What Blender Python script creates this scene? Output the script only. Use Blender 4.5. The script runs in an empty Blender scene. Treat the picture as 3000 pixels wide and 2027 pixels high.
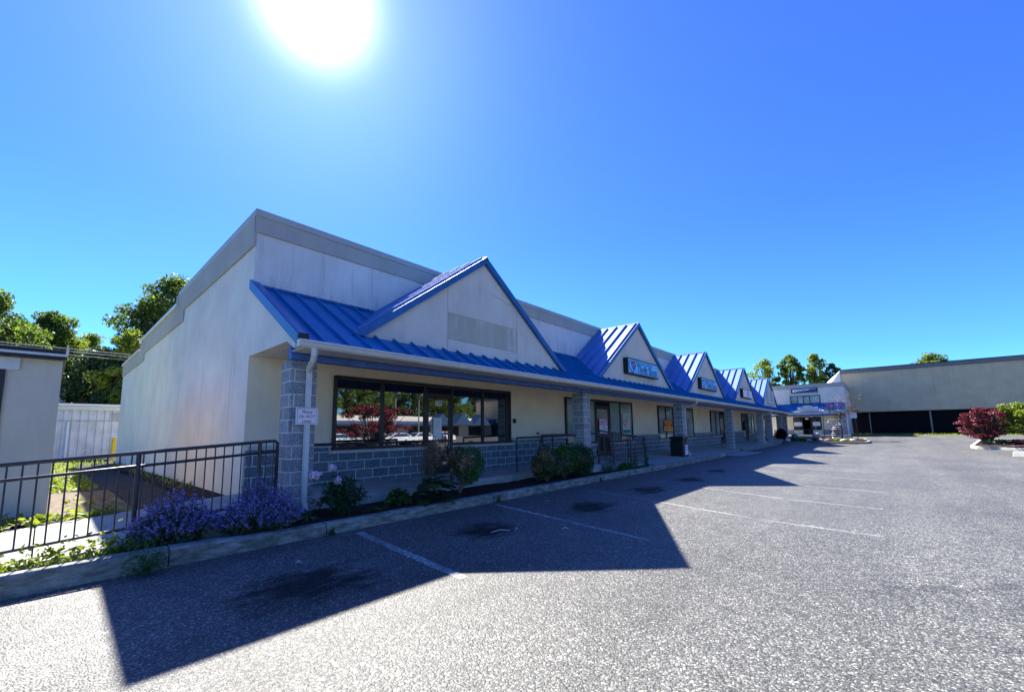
import bpy, math, random
import numpy as np
from mathutils import Vector, Matrix
PI = math.pi; R = math.radians
sc = bpy.context.scene
COL = sc.collection
random.seed(7); rng = np.random.default_rng(7)

# ------------------------------------------------------------------ camera
H = 1.42
YAW, PIT, ROL = R(48.385), R(6.441), R(0.673)
fwd = Vector((math.sin(YAW)*math.cos(PIT), math.cos(YAW)*math.cos(PIT), math.sin(PIT)))
rt0 = Vector((math.cos(YAW), -math.sin(YAW), 0)); up0 = rt0.cross(fwd)
rt = rt0*math.cos(ROL) - up0*math.sin(ROL); up = rt0*math.sin(ROL) + up0*math.cos(ROL)
cd = bpy.data.cameras.new('camera'); cam = bpy.data.objects.new('camera', cd); COL.objects.link(cam)
m = Matrix((rt, up, -fwd)).transposed().to_4x4(); m.translation = (0, 0, H); cam.matrix_world = m
cd.sensor_width = 36; cd.lens = 36*1208.186/3000; cd.shift_y = 111.5/3000
cd.clip_start = .05; cd.clip_end = 5000
sc.camera = cam

# ------------------------------------------------------------------ sky, sun, exposure
SUN_AZ, SUN_EL = R(20.8), R(46.3)          # azimuth from +Y towards +X
SUN = Vector((math.sin(SUN_AZ)*math.cos(SUN_EL), math.cos(SUN_AZ)*math.cos(SUN_EL), math.sin(SUN_EL)))
w = bpy.data.worlds.new('World'); sc.world = w; w.use_nodes = True
nt = w.node_tree; nt.nodes.clear()
def wn(t): return nt.nodes.new(t)
sky = wn('ShaderNodeTexSky'); sky.sky_type = 'NISHITA'; sky.sun_disc = False
sky.sun_elevation = SUN_EL; sky.sun_rotation = SUN_AZ; sky.air_density = 1.0; sky.dust_density = .25; sky.ozone_density = 2.2
hs = wn('ShaderNodeHueSaturation'); hs.inputs['Hue'].default_value = .502; hs.inputs['Saturation'].default_value = 1.0; hs.inputs['Value'].default_value = 1.0
sp_ = wn('ShaderNodeTexCoord'); sz_ = wn('ShaderNodeSeparateXYZ'); nt.links.new(sp_.outputs['Generated'], sz_.inputs[0])
gr_ = wn('ShaderNodeValToRGB'); el = gr_.color_ramp.elements
while len(el) < 4: el.new(.5)
for e_, (p_, c_) in zip(el, ((0., (.20, .55, .68)), (.14, (.165, .405, .70)), (.42, (.16, .345, .76)), (1., (.20, .355, .88)))): e_.position = p_; e_.color = (*c_, 1)
nt.links.new(sz_.outputs[2], gr_.inputs[0])
mu_ = wn('ShaderNodeMix'); mu_.data_type = 'RGBA'; mu_.blend_type = 'MULTIPLY'; mu_.inputs[0].default_value = 1.0
nt.links.new(sky.outputs[0], mu_.inputs[6]); nt.links.new(gr_.outputs[0], mu_.inputs[7]); nt.links.new(mu_.outputs[2], hs.inputs['Color'])
tc = wn('ShaderNodeTexCoord'); dp = wn('ShaderNodeVectorMath'); dp.operation = 'DOT_PRODUCT'
nt.links.new(tc.outputs['Generated'], dp.inputs[0]); dp.inputs[1].default_value = SUN
def wmath(op, a, b):
    n = wn('ShaderNodeMath'); n.operation = op
    for i, v in enumerate((a, b)):
        if hasattr(v, 'links'): nt.links.new(v, n.inputs[i])
        else: n.inputs[i].default_value = v
    return n.outputs[0]
d0 = wmath('MAXIMUM', dp.outputs['Value'], 0.0)
# the bright aureole of the air round the sun
gl = wmath('ADD', wmath('MULTIPLY', wmath('POWER', d0, 2500.0), 40.0), wmath('ADD', wmath('MULTIPLY', wmath('POWER', d0, 430.0), 8.0), wmath('MULTIPLY', wmath('POWER', d0, 26.0), .30)))
gc = wn('ShaderNodeMix'); gc.data_type = 'RGBA'; gc.blend_type = 'ADD'; gc.inputs[0].default_value = 1.0
gcol = wn('ShaderNodeVectorMath'); gcol.operation = 'SCALE'; gcol.inputs[0].default_value = (1.0, .96, .88)
nt.links.new(gl, gcol.inputs['Scale'])
nt.links.new(hs.outputs[0], gc.inputs[6]); nt.links.new(gcol.outputs[0], gc.inputs[7])
bg = wn('ShaderNodeBackground'); bg.inputs['Strength'].default_value = .10
nt.links.new(gc.outputs[2], bg.inputs['Color'])
wo = wn('ShaderNodeOutputWorld'); nt.links.new(bg.outputs[0], wo.inputs['Surface'])
sl = bpy.data.lights.new('sun', 'SUN'); sl.energy = 5.0; sl.angle = R(.53); sl.color = (1.0, .95, .87)
so = bpy.data.objects.new('sun', sl); COL.objects.link(so); so.rotation_euler = SUN.to_track_quat('Z', 'Y').to_euler(); so.location = (0, 0, 60)
vs = sc.view_settings
try: vs.view_transform = 'Standard'; vs.look = 'None'
except Exception: pass
vs.exposure = 1.9; vs.gamma = 1.0; vs.use_curve_mapping = False
sc.cycles.max_bounces = 8; sc.cycles.transparent_max_bounces = 12
sc.cycles.sample_clamp_indirect = 8; sc.cycles.use_denoising = True

# ------------------------------------------------------------------ materials
def newmat(name):
    mt = bpy.data.materials.new(name); mt.use_nodes = True; t = mt.node_tree; t.nodes.clear()
    o = t.nodes.new('ShaderNodeOutputMaterial'); return mt, t, o
class T:
    """tiny node helper"""
    def __init__(s, t): s.t = t
    def n(s, typ, **k):
        x = s.t.nodes.new(typ)
        for a, v in k.items(): setattr(x, a, v)
        return x
    def l(s, a, b): s.t.links.new(a, b)
    def pos(s): return s.n('ShaderNodeNewGeometry').outputs['Position']
    def mapped(s, scale, loc=(0, 0, 0)):
        mp = s.n('ShaderNodeMapping'); mp.inputs['Scale'].default_value = scale; mp.inputs['Location'].default_value = loc
        s.l(s.pos(), mp.inputs['Vector']); return mp.outputs[0]
    def noise(s, vec, scale, detail=4, rough=.55):
        x = s.n('ShaderNodeTexNoise'); x.inputs['Scale'].default_value = scale; x.inputs['Detail'].default_value = detail; x.inputs['Roughness'].default_value = rough
        s.l(vec, x.inputs['Vector']); return x.outputs['Fac']
    def ramp(s, fac, stops):
        x = s.n('ShaderNodeValToRGB'); e = x.color_ramp.elements
        while len(e) < len(stops): e.new(.5)
        for el, (p, c) in zip(e, stops):
            el.position = p; el.color = (*c, 1) if len(c) == 3 else c
        s.l(fac, x.inputs[0]); return x.outputs[0]
    def mix(s, f, a, b, mode='MIX'):
        x = s.n('ShaderNodeMix', data_type='RGBA', blend_type=mode)
        for i, v in ((0, f), (6, a), (7, b)):
            if hasattr(v, 'links'): s.l(v, x.inputs[i])
            elif i == 0: x.inputs[0].default_value = v
            else: x.inputs[i].default_value = (*v, 1)
        return x.outputs[2]
    def math(s, op, a, b=0.0):
        x = s.n('ShaderNodeMath', operation=op)
        for i, v in enumerate((a, b)):
            if hasattr(v, 'links'): s.l(v, x.inputs[i])
            else: x.inputs[i].default_value = v
        return x.outputs[0]
    def bump(s, h, strength, dist):
        x = s.n('ShaderNodeBump'); x.inputs['Strength'].default_value = strength; x.inputs['Distance'].default_value = dist
        s.l(h, x.inputs['Height']); return x.outputs[0]
    def pbsdf(s, col, rough=.6, spec=.5, metal=0., normal=None, **k):
        p = s.n('ShaderNodeBsdfPrincipled')
        for nm, v in (('Base Color', col), ('Roughness', rough), ('Specular IOR Level', spec), ('Metallic', metal)):
            if hasattr(v, 'links'): s.l(v, p.inputs[nm])
            elif nm == 'Base Color': p.inputs[nm].default_value = (*v, 1)
            else: p.inputs[nm].default_value = v
        for nm, v in k.items(): p.inputs[nm.replace('_', ' ')].default_value = v
        if normal is not None: s.l(normal, p.inputs['Normal'])
        return p.outputs[0]
def plain(name, col, rough=.55, spec=.4, metal=0., var=.12, vscale=6., bump=0., bscale=60.):
    mt, t, o = newmat(name); h = T(t)
    f = h.noise(h.pos(), vscale, 5)
    a = tuple(c*(1-var) for c in col); b = tuple(min(1, c*(1+var)) for c in col)
    c = h.ramp(f, [(.3, a), (.7, b)])
    nrm = h.bump(h.noise(h.pos(), bscale, 3), bump, .01) if bump else None
    h.l(h.pbsdf(c, rough, spec, metal, nrm), o.inputs[0]); return mt
def stucco(name, col, streak=.5, dirt=(.10, .10, .085), thr=.60, bump=.25, zband=None):
    mt, t, o = newmat(name); h = T(t)
    f = h.noise(h.pos(), 1.1, 5)
    c = h.ramp(f, [(.3, tuple(x*.88 for x in col)), (.7, tuple(min(1, x*1.06) for x in col))])
    g = h.noise(h.mapped((4.5, 4.5, .22)), 1.0, 6, .62)            # runs of rain water
    m1 = h.ramp(g, [(thr, (0, 0, 0)), (thr+.16, (1, 1, 1))])
    g2 = h.noise(h.mapped((.5, .5, .9), (3, 1, 7)), 1.0, 3)
    m2 = h.ramp(g2, [(.42, (0, 0, 0)), (.62, (1, 1, 1))])
    mk = h.math('MULTIPLY', h.math('MULTIPLY', m1, m2), streak)
    if zband:                                                       # mould that grows up from the roof flashing
        sz = h.n('ShaderNodeSeparateXYZ'); h.l(h.pos(), sz.inputs[0])
        mr = h.n('ShaderNodeMapRange'); h.l(sz.outputs[2], mr.inputs[0]); mr.inputs[1].default_value = zband[1]; mr.inputs[2].default_value = zband[0]
        mz = h.math('MULTIPLY', mr.outputs[0], h.ramp(h.noise(h.mapped((5.5, 5.5, 1.3), (1, 2, 3)), 1.0, 7, .75), [(.47, (0, 0, 0)), (.74, (1, 1, 1))]))
        mk = h.math('MINIMUM', h.math('ADD', h.math('MULTIPLY', mk, .8), h.math('MULTIPLY', mz, .75)), .85)
    g3 = h.noise(h.mapped((11, 11, 2.4)), 1.0, 5, .65)              # fine brushed drips
    fine = h.ramp(g3, [(.3, (.955, .955, .955)), (.7, (1.03, 1.03, 1.03))])
    c = h.mix(1.0, c, fine, 'MULTIPLY'); c = h.mix(mk, c, dirt)
    b = h.noise(h.pos(), 140., 3)
    h.l(h.pbsdf(c, .9, .15, 0., h.bump(b, bump, .006)), o.inputs[0]); return mt
def cmu(name, dark, light, mortar, bw=.4064, z0=.005, bump=.7):
    mt, t, o = newmat(name); h = T(t)
    sx = h.n('ShaderNodeSeparateXYZ'); h.l(h.pos(), sx.inputs[0])
    cx = h.n('ShaderNodeCombineXYZ'); h.l(h.math('ADD', h.math('ADD', sx.outputs[0], sx.outputs[1]), 20.17), cx.inputs[0])
    h.l(h.math('ADD', sx.outputs[2], 20*.2032-z0), cx.inputs[1])
    br = h.n('ShaderNodeTexBrick', offset=.5, offset_frequency=2)
    h.l(cx.outputs[0], br.inputs['Vector'])
    for k, v in (('Scale', 1.), ('Mortar Size', .0095), ('Mortar Smooth', .15), ('Bias', 0.), ('Brick Width', bw), ('Row Height', .2032)): br.inputs[k].default_value = v
    br.inputs['Color1'].default_value = (*dark, 1); br.inputs['Color2'].default_value = (*light, 1); br.inputs['Mortar'].default_value = (*mortar, 1)
    n1 = h.noise(h.pos(), 34., 6, .7)
    sp = h.ramp(n1, [(.34, (.55, .55, .57)), (.66, (1.42, 1.42, 1.38))])
    c = h.mix(h.math('SUBTRACT', 1.0, h.math('MULTIPLY', br.outputs['Fac'], .8)), br.outputs['Color'], h.mix(1.0, br.outputs['Color'], sp, 'MULTIPLY'))
    hh = h.math('ADD', h.math('MULTIPLY', br.outputs['Fac'], -1.2), h.math('MULTIPLY', n1, .9))
    h.l(h.pbsdf(c, .92, .2, 0., h.bump(hh, bump, .02)), o.inputs[0]); return mt
def asphalt(name):
    mt, t, o = newmat(name); h = T(t); p = h.pos()
    wv = h.n('ShaderNodeTexNoise'); wv.inputs['Scale'].default_value = 24.; wv.inputs['Detail'].default_value = 1; h.l(p, wv.inputs['Vector'])
    wa = h.n('ShaderNodeVectorMath', operation='MULTIPLY_ADD'); h.l(wv.outputs['Color'], wa.inputs[0]); wa.inputs[1].default_value = (.03, .03, .03); h.l(p, wa.inputs[2])
    v = h.n('ShaderNodeTexVoronoi'); v.inputs['Scale'].default_value = 68.; h.l(wa.outputs[0], v.inputs['Vector'])
    sp = h.n('ShaderNodeSeparateColor'); h.l(v.outputs['Color'], sp.inputs[0])
    stone = h.ramp(sp.outputs[0], [(.0, (.060, .063, .060)), (.45, (.103, .105, .096)), (.74, (.16, .16, .143)), (.93, (.26, .255, .222)), (1., (.42, .41, .355))])
    gap = h.ramp(v.outputs['Distance'], [(.30, (1, 1, 1)), (.66, (.40, .40, .40))])
    c = h.mix(1.0, stone, gap, 'MULTIPLY')
    big = h.ramp(h.noise(p, .42, 6, .6), [(.3, (.80, .80, .81)), (.7, (1.16, 1.16, 1.15))])
    c = h.mix(1.0, c, big, 'MULTIPLY')
    mid = h.ramp(h.noise(p, 5., 4, .6), [(.3, (.84, .84, .85)), (.7, (1.14, 1.14, 1.13))])
    c = h.mix(1.0, c, mid, 'MULTIPLY')
    lane = h.ramp(h.noise(h.mapped((.05, .75, 1.), (0, 3, 0)), 1.0, 4, .6), [(.35, (.86, .86, .86)), (.62, (1.14, 1.14, 1.13))])
    c = h.mix(1.0, c, lane, 'MULTIPLY')
    cv = h.n('ShaderNodeTexVoronoi', feature='DISTANCE_TO_EDGE'); cv.inputs['Scale'].default_value = .16
    cw = h.n('ShaderNodeTexNoise'); cw.inputs['Scale'].default_value = .8; cw.inputs['Detail'].default_value = 7; cw.inputs['Roughness'].default_value = .65; h.l(p, cw.inputs['Vector'])
    ca = h.n('ShaderNodeVectorMath', operation='MULTIPLY_ADD'); h.l(cw.outputs['Color'], ca.inputs[0]); ca.inputs[1].default_value = (2.6, 2.6, 0); h.l(p, ca.inputs[2]); h.l(ca.outputs[0], cv.inputs['Vector'])
    ck = h.math('MULTIPLY', h.ramp(cv.outputs['Distance'], [(.0, (1, 1, 1)), (.0045, (0, 0, 0))]), h.ramp(h.noise(p, .25, 2), [(.48, (0, 0, 0)), (.6, (1, 1, 1))]))
    c = h.mix(h.math('MULTIPLY', ck, .7), c, (.02, .02, .02))
    # oil stains where engines stand, in the stalls by the kerb
    sxy = h.n('ShaderNodeSeparateXYZ'); h.l(p, sxy.inputs[0])
    tot = None
    wob = h.math('MULTIPLY', h.math('SUBTRACT', h.noise(h.mapped((2.2, 4.2, 1.)), 1.0, 7, .68), .5), 2.4)
    for (sx_, sy_, ra, rb) in ((1.8, 4.3, .75, .62), (4.5, 4.55, .62, .5), (7.05, 4.3, .8, .5), (9.9, 4.35, .8, .5), (12.6, 4.3, .8, .45), (15.6, 4.4, .7, .4)):
        dx = h.math('DIVIDE', h.math('SUBTRACT', sxy.outputs[0], sx_), ra); dy = h.math('DIVIDE', h.math('SUBTRACT', sxy.outputs[1], sy_), rb)
        d = h.math('SQRT', h.math('ADD', h.math('MULTIPLY', dx, dx), h.math('MULTIPLY', dy, dy)))
        mk = h.math('MAXIMUM', h.math('SUBTRACT', 1.0, h.math('ADD', d, wob)), 0.0)
        tot = mk if tot is None else h.math('MAXIMUM', tot, mk)
    tot = h.math('MINIMUM', h.math('MULTIPLY', tot, 1.25), .80)
    c = h.mix(tot, c, (.006, .006, .006))
    hh = h.math('MULTIPLY', h.math('SUBTRACT', 1.0, v.outputs['Distance']), 1.0)
    h.l(h.pbsdf(c, .58, h.math('MULTIPLY', h.math('SUBTRACT', 1.0, tot), .36), 0., h.bump(hh, .6, .009)), o.inputs[0]); return mt
def leafmat(name, cols, trans=.35, rough=.5):
    mt, t, o = newmat(name); h = T(t)
    g = h.n('ShaderNodeNewGeometry')
    k = [(i/(len(cols)-1), c) for i, c in enumerate(cols)]
    c = h.ramp(g.outputs['Random Per Island'], k)
    p = h.pbsdf(c, rough, .35)
    if trans:
        tr = h.n('ShaderNodeBsdfTranslucent'); c2 = h.mix(1.0, c, (1.35, 1.5, .75), 'MULTIPLY') if trans > .3 else c; h.l(c2, tr.inputs[0])
        ms = h.n('ShaderNodeMixShader'); ms.inputs[0].default_value = trans; h.l(p, ms.inputs[1]); h.l(tr.outputs[0], ms.inputs[2]); h.l(ms.outputs[0], o.inputs[0])
    else: h.l(p, o.inputs[0])
    return mt
def glassmat(name, col, rough=.03, ior=2.1, wav=.0):
    mt, t, o = newmat(name); h = T(t)
    c = h.ramp(h.noise(h.pos(), .9, 2), [(.35, tuple(x*.8 for x in col)), (.65, tuple(x*1.15 for x in col))])
    nrm = h.bump(h.noise(h.pos(), .8, 2), wav, .01) if wav else None
    h.l(h.pbsdf(c, rough, .5, 0., nrm, IOR=ior), o.inputs[0]); return mt
def concrete(name, col, joint=None, weath=.5):
    mt, t, o = newmat(name); h = T(t); p = h.pos()
    c = h.ramp(h.noise(p, 2.2, 8, .65), [(.28, tuple(x*.72 for x in col)), (.72, tuple(x*1.12 for x in col))])
    c = h.mix(1.0, c, h.ramp(h.noise(p, 90., 3), [(.3, (.82, .82, .82)), (.7, (1.14, 1.14, 1.14))]), 'MULTIPLY')
    st = h.ramp(h.noise(h.mapped((5, 5, 16)), 1.0, 6, .7), [(.40, (0, 0, 0)), (.60, (1, 1, 1))])
    c = h.mix(h.math('MULTIPLY', st, weath), c, tuple(x*.34 for x in (.30, .34, .26)))
    h.l(h.pbsdf(c, .88, .25, 0., h.bump(h.noise(p, 55., 5, .7), .35, .01)), o.inputs[0]); return mt

M = {}
M['asphalt'] = asphalt('asphalt')
M['stucco'] = stucco('white_stucco', (.74, .69, .61), .40, thr=.57)
M['upper_stucco'] = stucco('upper_stucco', (.74, .69, .645), .5, dirt=(.17, .17, .125), thr=.56, zband=(4.05, 5.0))
M['gable_stucco'] = stucco('gable_stucco', (.68, .63, .555), .45, thr=.60)
M['sign_ghost'] = stucco('old_sign_patch', (.47, .45, .36), .9, dirt=(.74, .73, .68), thr=.50)
M['band'] = stucco('taupe_stucco', (.44, .41, .37), .22)
M['beige'] = stucco('beige_stucco', (.84, .715, .52), .06)
M['cmu'] = cmu('split_face_block', (.23, .24, .265), (.33, .34, .36), (.60, .60, .56))
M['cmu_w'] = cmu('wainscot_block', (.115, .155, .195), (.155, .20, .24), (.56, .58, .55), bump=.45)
M['capstone'] = plain('cap_stone', (.50, .49, .46), .85, .2, bump=.2)
def chalky(name, col):
    mt, t, o = newmat(name); h = T(t)
    c = h.ramp(h.noise(h.pos(), 1.2, 5), [(.3, tuple(x*.88 for x in col)), (.7, tuple(x*1.1 for x in col))])
    b = h.bump(h.noise(h.mapped((.8, 2.2, .8)), 1.0, 3), .25, .03)
    p_ = h.pbsdf(c, .6, .0, 0., b); g = h.n('ShaderNodeBsdfGlossy'); g.inputs['Roughness'].default_value = .62; g.inputs['Color'].default_value = (.9, .93, 1, 1); h.l(b, g.inputs['Normal'])
    ms = h.n('ShaderNodeMixShader'); ms.inputs[0].default_value = .15; h.l(p_, ms.inputs[1]); h.l(g.outputs[0], ms.inputs[2]); h.l(ms.outputs[0], o.inputs[0]); return mt
M['blue'] = chalky('blue_metal', (.0, .12, .38))
M['blueshed'] = plain('blue_shed_metal', (.0, .145, .36), .5, .25, 0., .14, 1.6)
M['darkcap'] = plain('dark_cap', (.15, .155, .17), .6, .3)
M['slate'] = plain('slate_blue_metal', (.02, .05, .12), .6, .3)
M['bluetrim'] = plain('blue_trim', (.012, .11, .31), .42, .5, 0., .16, 3.)
M['bluebeam'] = plain('blue_painted_beam', (.06, .14, .42), .62, .3, 0., .28, 4.5, .1)
M['white'] = plain('white_aluminium', (.62, .61, .585), .45, .4, 0., .07, 8.)
M['capmetal'] = plain('cap_metal', (.40, .385, .355), .5, .4, 0., .08, 2.)
M['soffit'] = plain('soffit_vinyl', (.60, .57, .52), .6, .3)
M['frame'] = plain('dark_bronze', (.009, .009, .011), .4, .5)
M['glass'] = glassmat('store_glass', (.012, .014, .016), .012, 3.0, .06)
M['frost'] = glassmat('papered_glass', (.25, .33, .32), .05, 1.75, .03)
M['papered'] = M['frost']
M['rail'] = plain('rail_paint', (.035, .031, .038), .45, .5, 0., .35, 9., .15, 80.)
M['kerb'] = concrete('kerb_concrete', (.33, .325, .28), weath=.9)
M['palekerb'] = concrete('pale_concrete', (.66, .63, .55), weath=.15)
M['walk'] = concrete('walk_concrete', (.38, .40, .37), weath=.18)
M['line'] = plain('worn_paint', (.55, .55, .54), .7, .3, 0., .30, 22.)
M['black'] = plain('black_plastic', (.012, .012, .014), .5, .4)
M['paper'] = plain('paper', (.78, .78, .80), .7, .2, 0., .03)
M['red'] = plain('sign_red', (.55, .02, .03), .5, .3)
M['ink'] = plain('ink', (.03, .05, .12), .6, .2)
M['signblue'] = plain('sign_blue', (.16, .50, .86), .35, .5, 0., .08, 1.5)
M['signink'] = plain('sign_ink', (.01, .10, .22), .4, .4)
M['yellow'] = plain('yellow_paint', (.70, .50, .03), .6, .3)
M['mulch'] = plain('mulch', (.042, .027, .022), .95, .1, 0., .65, 38., .9, 60.)
M['litter'] = plain('leaf_litter', (.15, .125, .10), .95, .1, 0., .55, 16., .9, 40.)
M['soil'] = plain('alley_soil', (.048, .048, .050), .95, .1, 0., .5, 9., .9, 40.)
M['grass'] = plain('lawn', (.13, .15, .05), .95, .1, 0., .4, 3., .6, 70.)
M['terrain'] = plain('terrain', (.12, .13, .06), .95, .1, 0., .4, .2)
M['greywall'] = stucco('neighbour_stucco', (.60, .54, .43), .06)
M['bigwall'] = stucco('big_wall', (.55, .46, .32), .5, dirt=(.30, .28, .23), thr=.52)
M['screen'] = plain('black_screen', (.006, .006, .010), .85, .15)
M['metalwhite'] = plain('white_corrugated', (.58, .59, .62), .5, .4, 0., .18, 1.5)
M['wood'] = plain('driftwood', (.55, .52, .47), .8, .2, 0., .2, 10.)
M['bark'] = plain('bark', (.085, .065, .05), .95, .1, 0., .4, 14., .6, 30.)
M['twig'] = plain('twig', (.16, .12, .095), .9, .1, 0., .3, 20.)
M['stone'] = plain('field_stone', (.30, .27, .27), .85, .25, 0., .3, 5., .4, 30.)
M['pole'] = plain('galvanised', (.22, .22, .22), .5, .5, .3)
M['tin'] = plain('wire', (.02, .02, .02), .6, .3)
M['shingle'] = plain('dark_shingle', (.04, .04, .05), .9, .2)
LEAF = {}
LEAF['oak'] = leafmat('oak_leaf', [(.035, .065, .014), (.08, .125, .022), (.16, .20, .04)], .52)
LEAF['lime'] = leafmat('lime_leaf', [(.09, .13, .015), (.17, .22, .022), (.27, .30, .04)], .45)
LEAF['dark'] = leafmat('dark_leaf', [(.014, .036, .014), (.032, .070, .022), (.07, .115, .034)], .3)
LEAF['box'] = leafmat('boxwood_leaf', [(.022, .085, .014), (.05, .165, .024), (.10, .26, .04)], .25)
LEAF['brown'] = leafmat('dead_leaf', [(.16, .09, .045), (.31, .18, .09), (.45, .29, .16)], .15)
LEAF['mint'] = leafmat('catmint_leaf', [(.035, .075, .04), (.07, .12, .065), (.11, .17, .09)], .2)
LEAF['violet'] = leafmat('catmint_flower', [(.16, .11, .36), (.26, .19, .50), (.42, .34, .66)], .2)
LEAF['peony'] = leafmat('peony_leaf', [(.012, .042, .016), (.025, .075, .026), (.05, .11, .038)], .15, .35)
LEAF['pink'] = leafmat('peony_petal', [(.70, .42, .60), (.82, .58, .72), (.90, .76, .82)], .25)
LEAF['fern'] = leafmat('fern_leaf', [(.02, .07, .015), (.04, .12, .02), (.07, .17, .03)], .3)
LEAF['ivy'] = leafmat('weed_leaf', [(.09, .13, .015), (.17, .21, .02), (.26, .28, .04)], .4)
LEAF['maple'] = leafmat('red_maple_leaf', [(.06, .007, .018), (.16, .016, .034), (.30, .06, .06)], .3)
LEAF['grass'] = leafmat('grass_blade', [(.10, .14, .012), (.20, .24, .02), (.30, .31, .04)], .4)

# ------------------------------------------------------------------ helpers
def tag(o, label=None, cat=None, group=None, kind=None):
    if label: o['label'] = label
    if cat: o['category'] = cat
    if group: o['group'] = group
    if kind: o['kind'] = kind
    return o
def thing(name, label, cat, loc=(0, 0, 0), group=None):
    o = bpy.data.objects.new(name, None); COL.objects.link(o); o.location = loc; o.empty_display_size = .1
    return tag(o, label, cat, group)
def wloc(o):
    v = Vector((0, 0, 0))
    while o is not None: v += o.location; o = o.parent
    return v
class MB:
    def __init__(s): s.v = []; s.f = []
    def add(s, vs, fs):
        b = len(s.v); s.v += [tuple(p) for p in vs]; s.f += [tuple(i+b for i in f) for f in fs]; return s
    def box(s, x0, x1, y0, y1, z0, z1):
        return s.add([(x0, y0, z0), (x1, y0, z0), (x1, y1, z0), (x0, y1, z0), (x0, y0, z1), (x1, y0, z1), (x1, y1, z1), (x0, y1, z1)],
                     [(0, 3, 2, 1), (4, 5, 6, 7), (0, 1, 5, 4), (1, 2, 6, 5), (2, 3, 7, 6), (3, 0, 4, 7)])
    def hexa(s, p): # 8 corners, bottom ring then top ring
        return s.add(p, [(0, 3, 2, 1), (4, 5, 6, 7), (0, 1, 5, 4), (1, 2, 6, 5), (2, 3, 7, 6), (3, 0, 4, 7)])
    def prism(s, pts, d): # polygon of 3D points extruded by vector d
        n = len(pts); q = [tuple(a+b for a, b in zip(p, d)) for p in pts]
        return s.add(list(pts)+q, [tuple(range(n))[::-1], tuple(range(n, 2*n))]+[(i, (i+1) % n, n+(i+1) % n, n+i) for i in range(n)])
    def poly(s, pts): return s.add(pts, [tuple(range(len(pts)))])
    def tube(s, path, r, n=8, cap=True):
        path = [Vector(p) for p in path]; rr = r if isinstance(r, (list, tuple)) else [r]*len(path)
        vs = []; fs = []; prev = None
        for i, p in enumerate(path):
            d = (path[min(i+1, len(path)-1)]-path[max(i-1, 0)]).normalized()
            if prev is None: a = d.orthogonal().normalized()
            else: a = (prev-d*prev.dot(d)).normalized()
            prev = a; b = d.cross(a)
            for k in range(n):
                t = 2*PI*(k+.5)/n; vs.append(p+(a*math.cos(t)+b*math.sin(t))*rr[i])
        for i in range(len(path)-1):
            for k in range(n): fs.append((i*n+k, i*n+(k+1) % n, (i+1)*n+(k+1) % n, (i+1)*n+k))
        if cap: fs += [tuple(range(n))[::-1], tuple(range((len(path)-1)*n, len(path)*n))]
        return s.add(vs, fs)
    def blob(s, c, r, n=10, m_=7, jit=.0):
        vs = []; fs = []
        for i in range(m_+1):
            th = PI*i/m_
            for k in range(n):
                ph = 2*PI*k/n; j = 1+random.uniform(-jit, jit)
                vs.append((c[0]+r[0]*j*math.sin(th)*math.cos(ph), c[1]+r[1]*j*math.sin(th)*math.sin(ph), c[2]+r[2]*j*math.cos(th)))
        for i in range(m_):
            for k in range(n): fs.append((i*n+k, (i+1)*n+k, (i+1)*n+(k+1) % n, i*n+(k+1) % n))
        return s.add(vs, fs)
    def build(s, name, mat, parent=None, smooth=False, bevel=0):
        me = bpy.data.meshes.new(name); off = wloc(parent) if parent is not None else Vector((0, 0, 0))
        me.from_pydata([tuple(Vector(p)-off) for p in s.v], [], s.f); me.materials.append(mat)
        if smooth: me.polygons.foreach_set('use_smooth', [True]*len(me.polygons))
        me.update()
        o = bpy.data.objects.new(name, me); COL.objects.link(o)
        if parent is not None: o.parent = parent
        if bevel:
            b = o.modifiers.new('bevel', 'BEVEL'); b.width = bevel; b.segments = 2; b.limit_method = 'ANGLE'; b.angle_limit = R(40)
        return o
def struct(name, mb, mat, **k): return tag(mb.build(name, mat, None, **k), kind='structure')
def copy_tree(o, parent=None):
    c = o.copy(); COL.objects.link(c)
    if parent is not None: c.parent = parent
    for ch in list(o.children): copy_tree(ch, c)
    return c
def leaves(centers, size, aspect=.55, up=.25, jitter=.4, outward=None):
    """an MB of rhombic leaves; each leaf is its own small face pair"""
    n = len(centers); c = np.asarray(centers, float)
    nrm = rng.normal(size=(n, 3))
    if outward is not None: nrm = nrm*.9+outward
    nrm[:, 2] += up; nrm /= np.linalg.norm(nrm, axis=1)[:, None]+1e-9
    a = np.cross(nrm, rng.normal(size=(n, 3))); a /= np.linalg.norm(a, axis=1)[:, None]+1e-9
    b = np.cross(nrm, a)
    s_ = size*(1+jitter*rng.uniform(-1, 1, n))[:, None]
    k = .18
    v = np.stack([c-a*s_, c-b*s_*aspect+nrm*s_*k, c+a*s_, c+b*s_*aspect+nrm*s_*k], 1).reshape(-1, 3)
    mb = MB(); mb.v = [tuple(p) for p in v.tolist()]; mb.f = [(4*i, 4*i+1, 4*i+2, 4*i+3) for i in range(n)]
    return mb
def shell_pts(c, r, n, bias=.42):
    d = rng.normal(size=(n, 3)); d /= np.linalg.norm(d, axis=1)[:, None]
    t = rng.uniform(0, 1, n)**bias
    return np.asarray(c)+d*t[:, None]*np.asarray(r), d
def crown_mb(blobs, n, size, **k):
    vol = [b[1][0]*b[1][1]+b[1][1]*b[1][2] for b in blobs]; tot = sum(vol); P = []; D = []
    for (c, r), v in zip(blobs, vol):
        p, d = shell_pts(c, r, max(6, int(n*v/tot))); P.append(p); D.append(d)
    return leaves(np.concatenate(P), size, outward=np.concatenate(D), **k)
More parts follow.
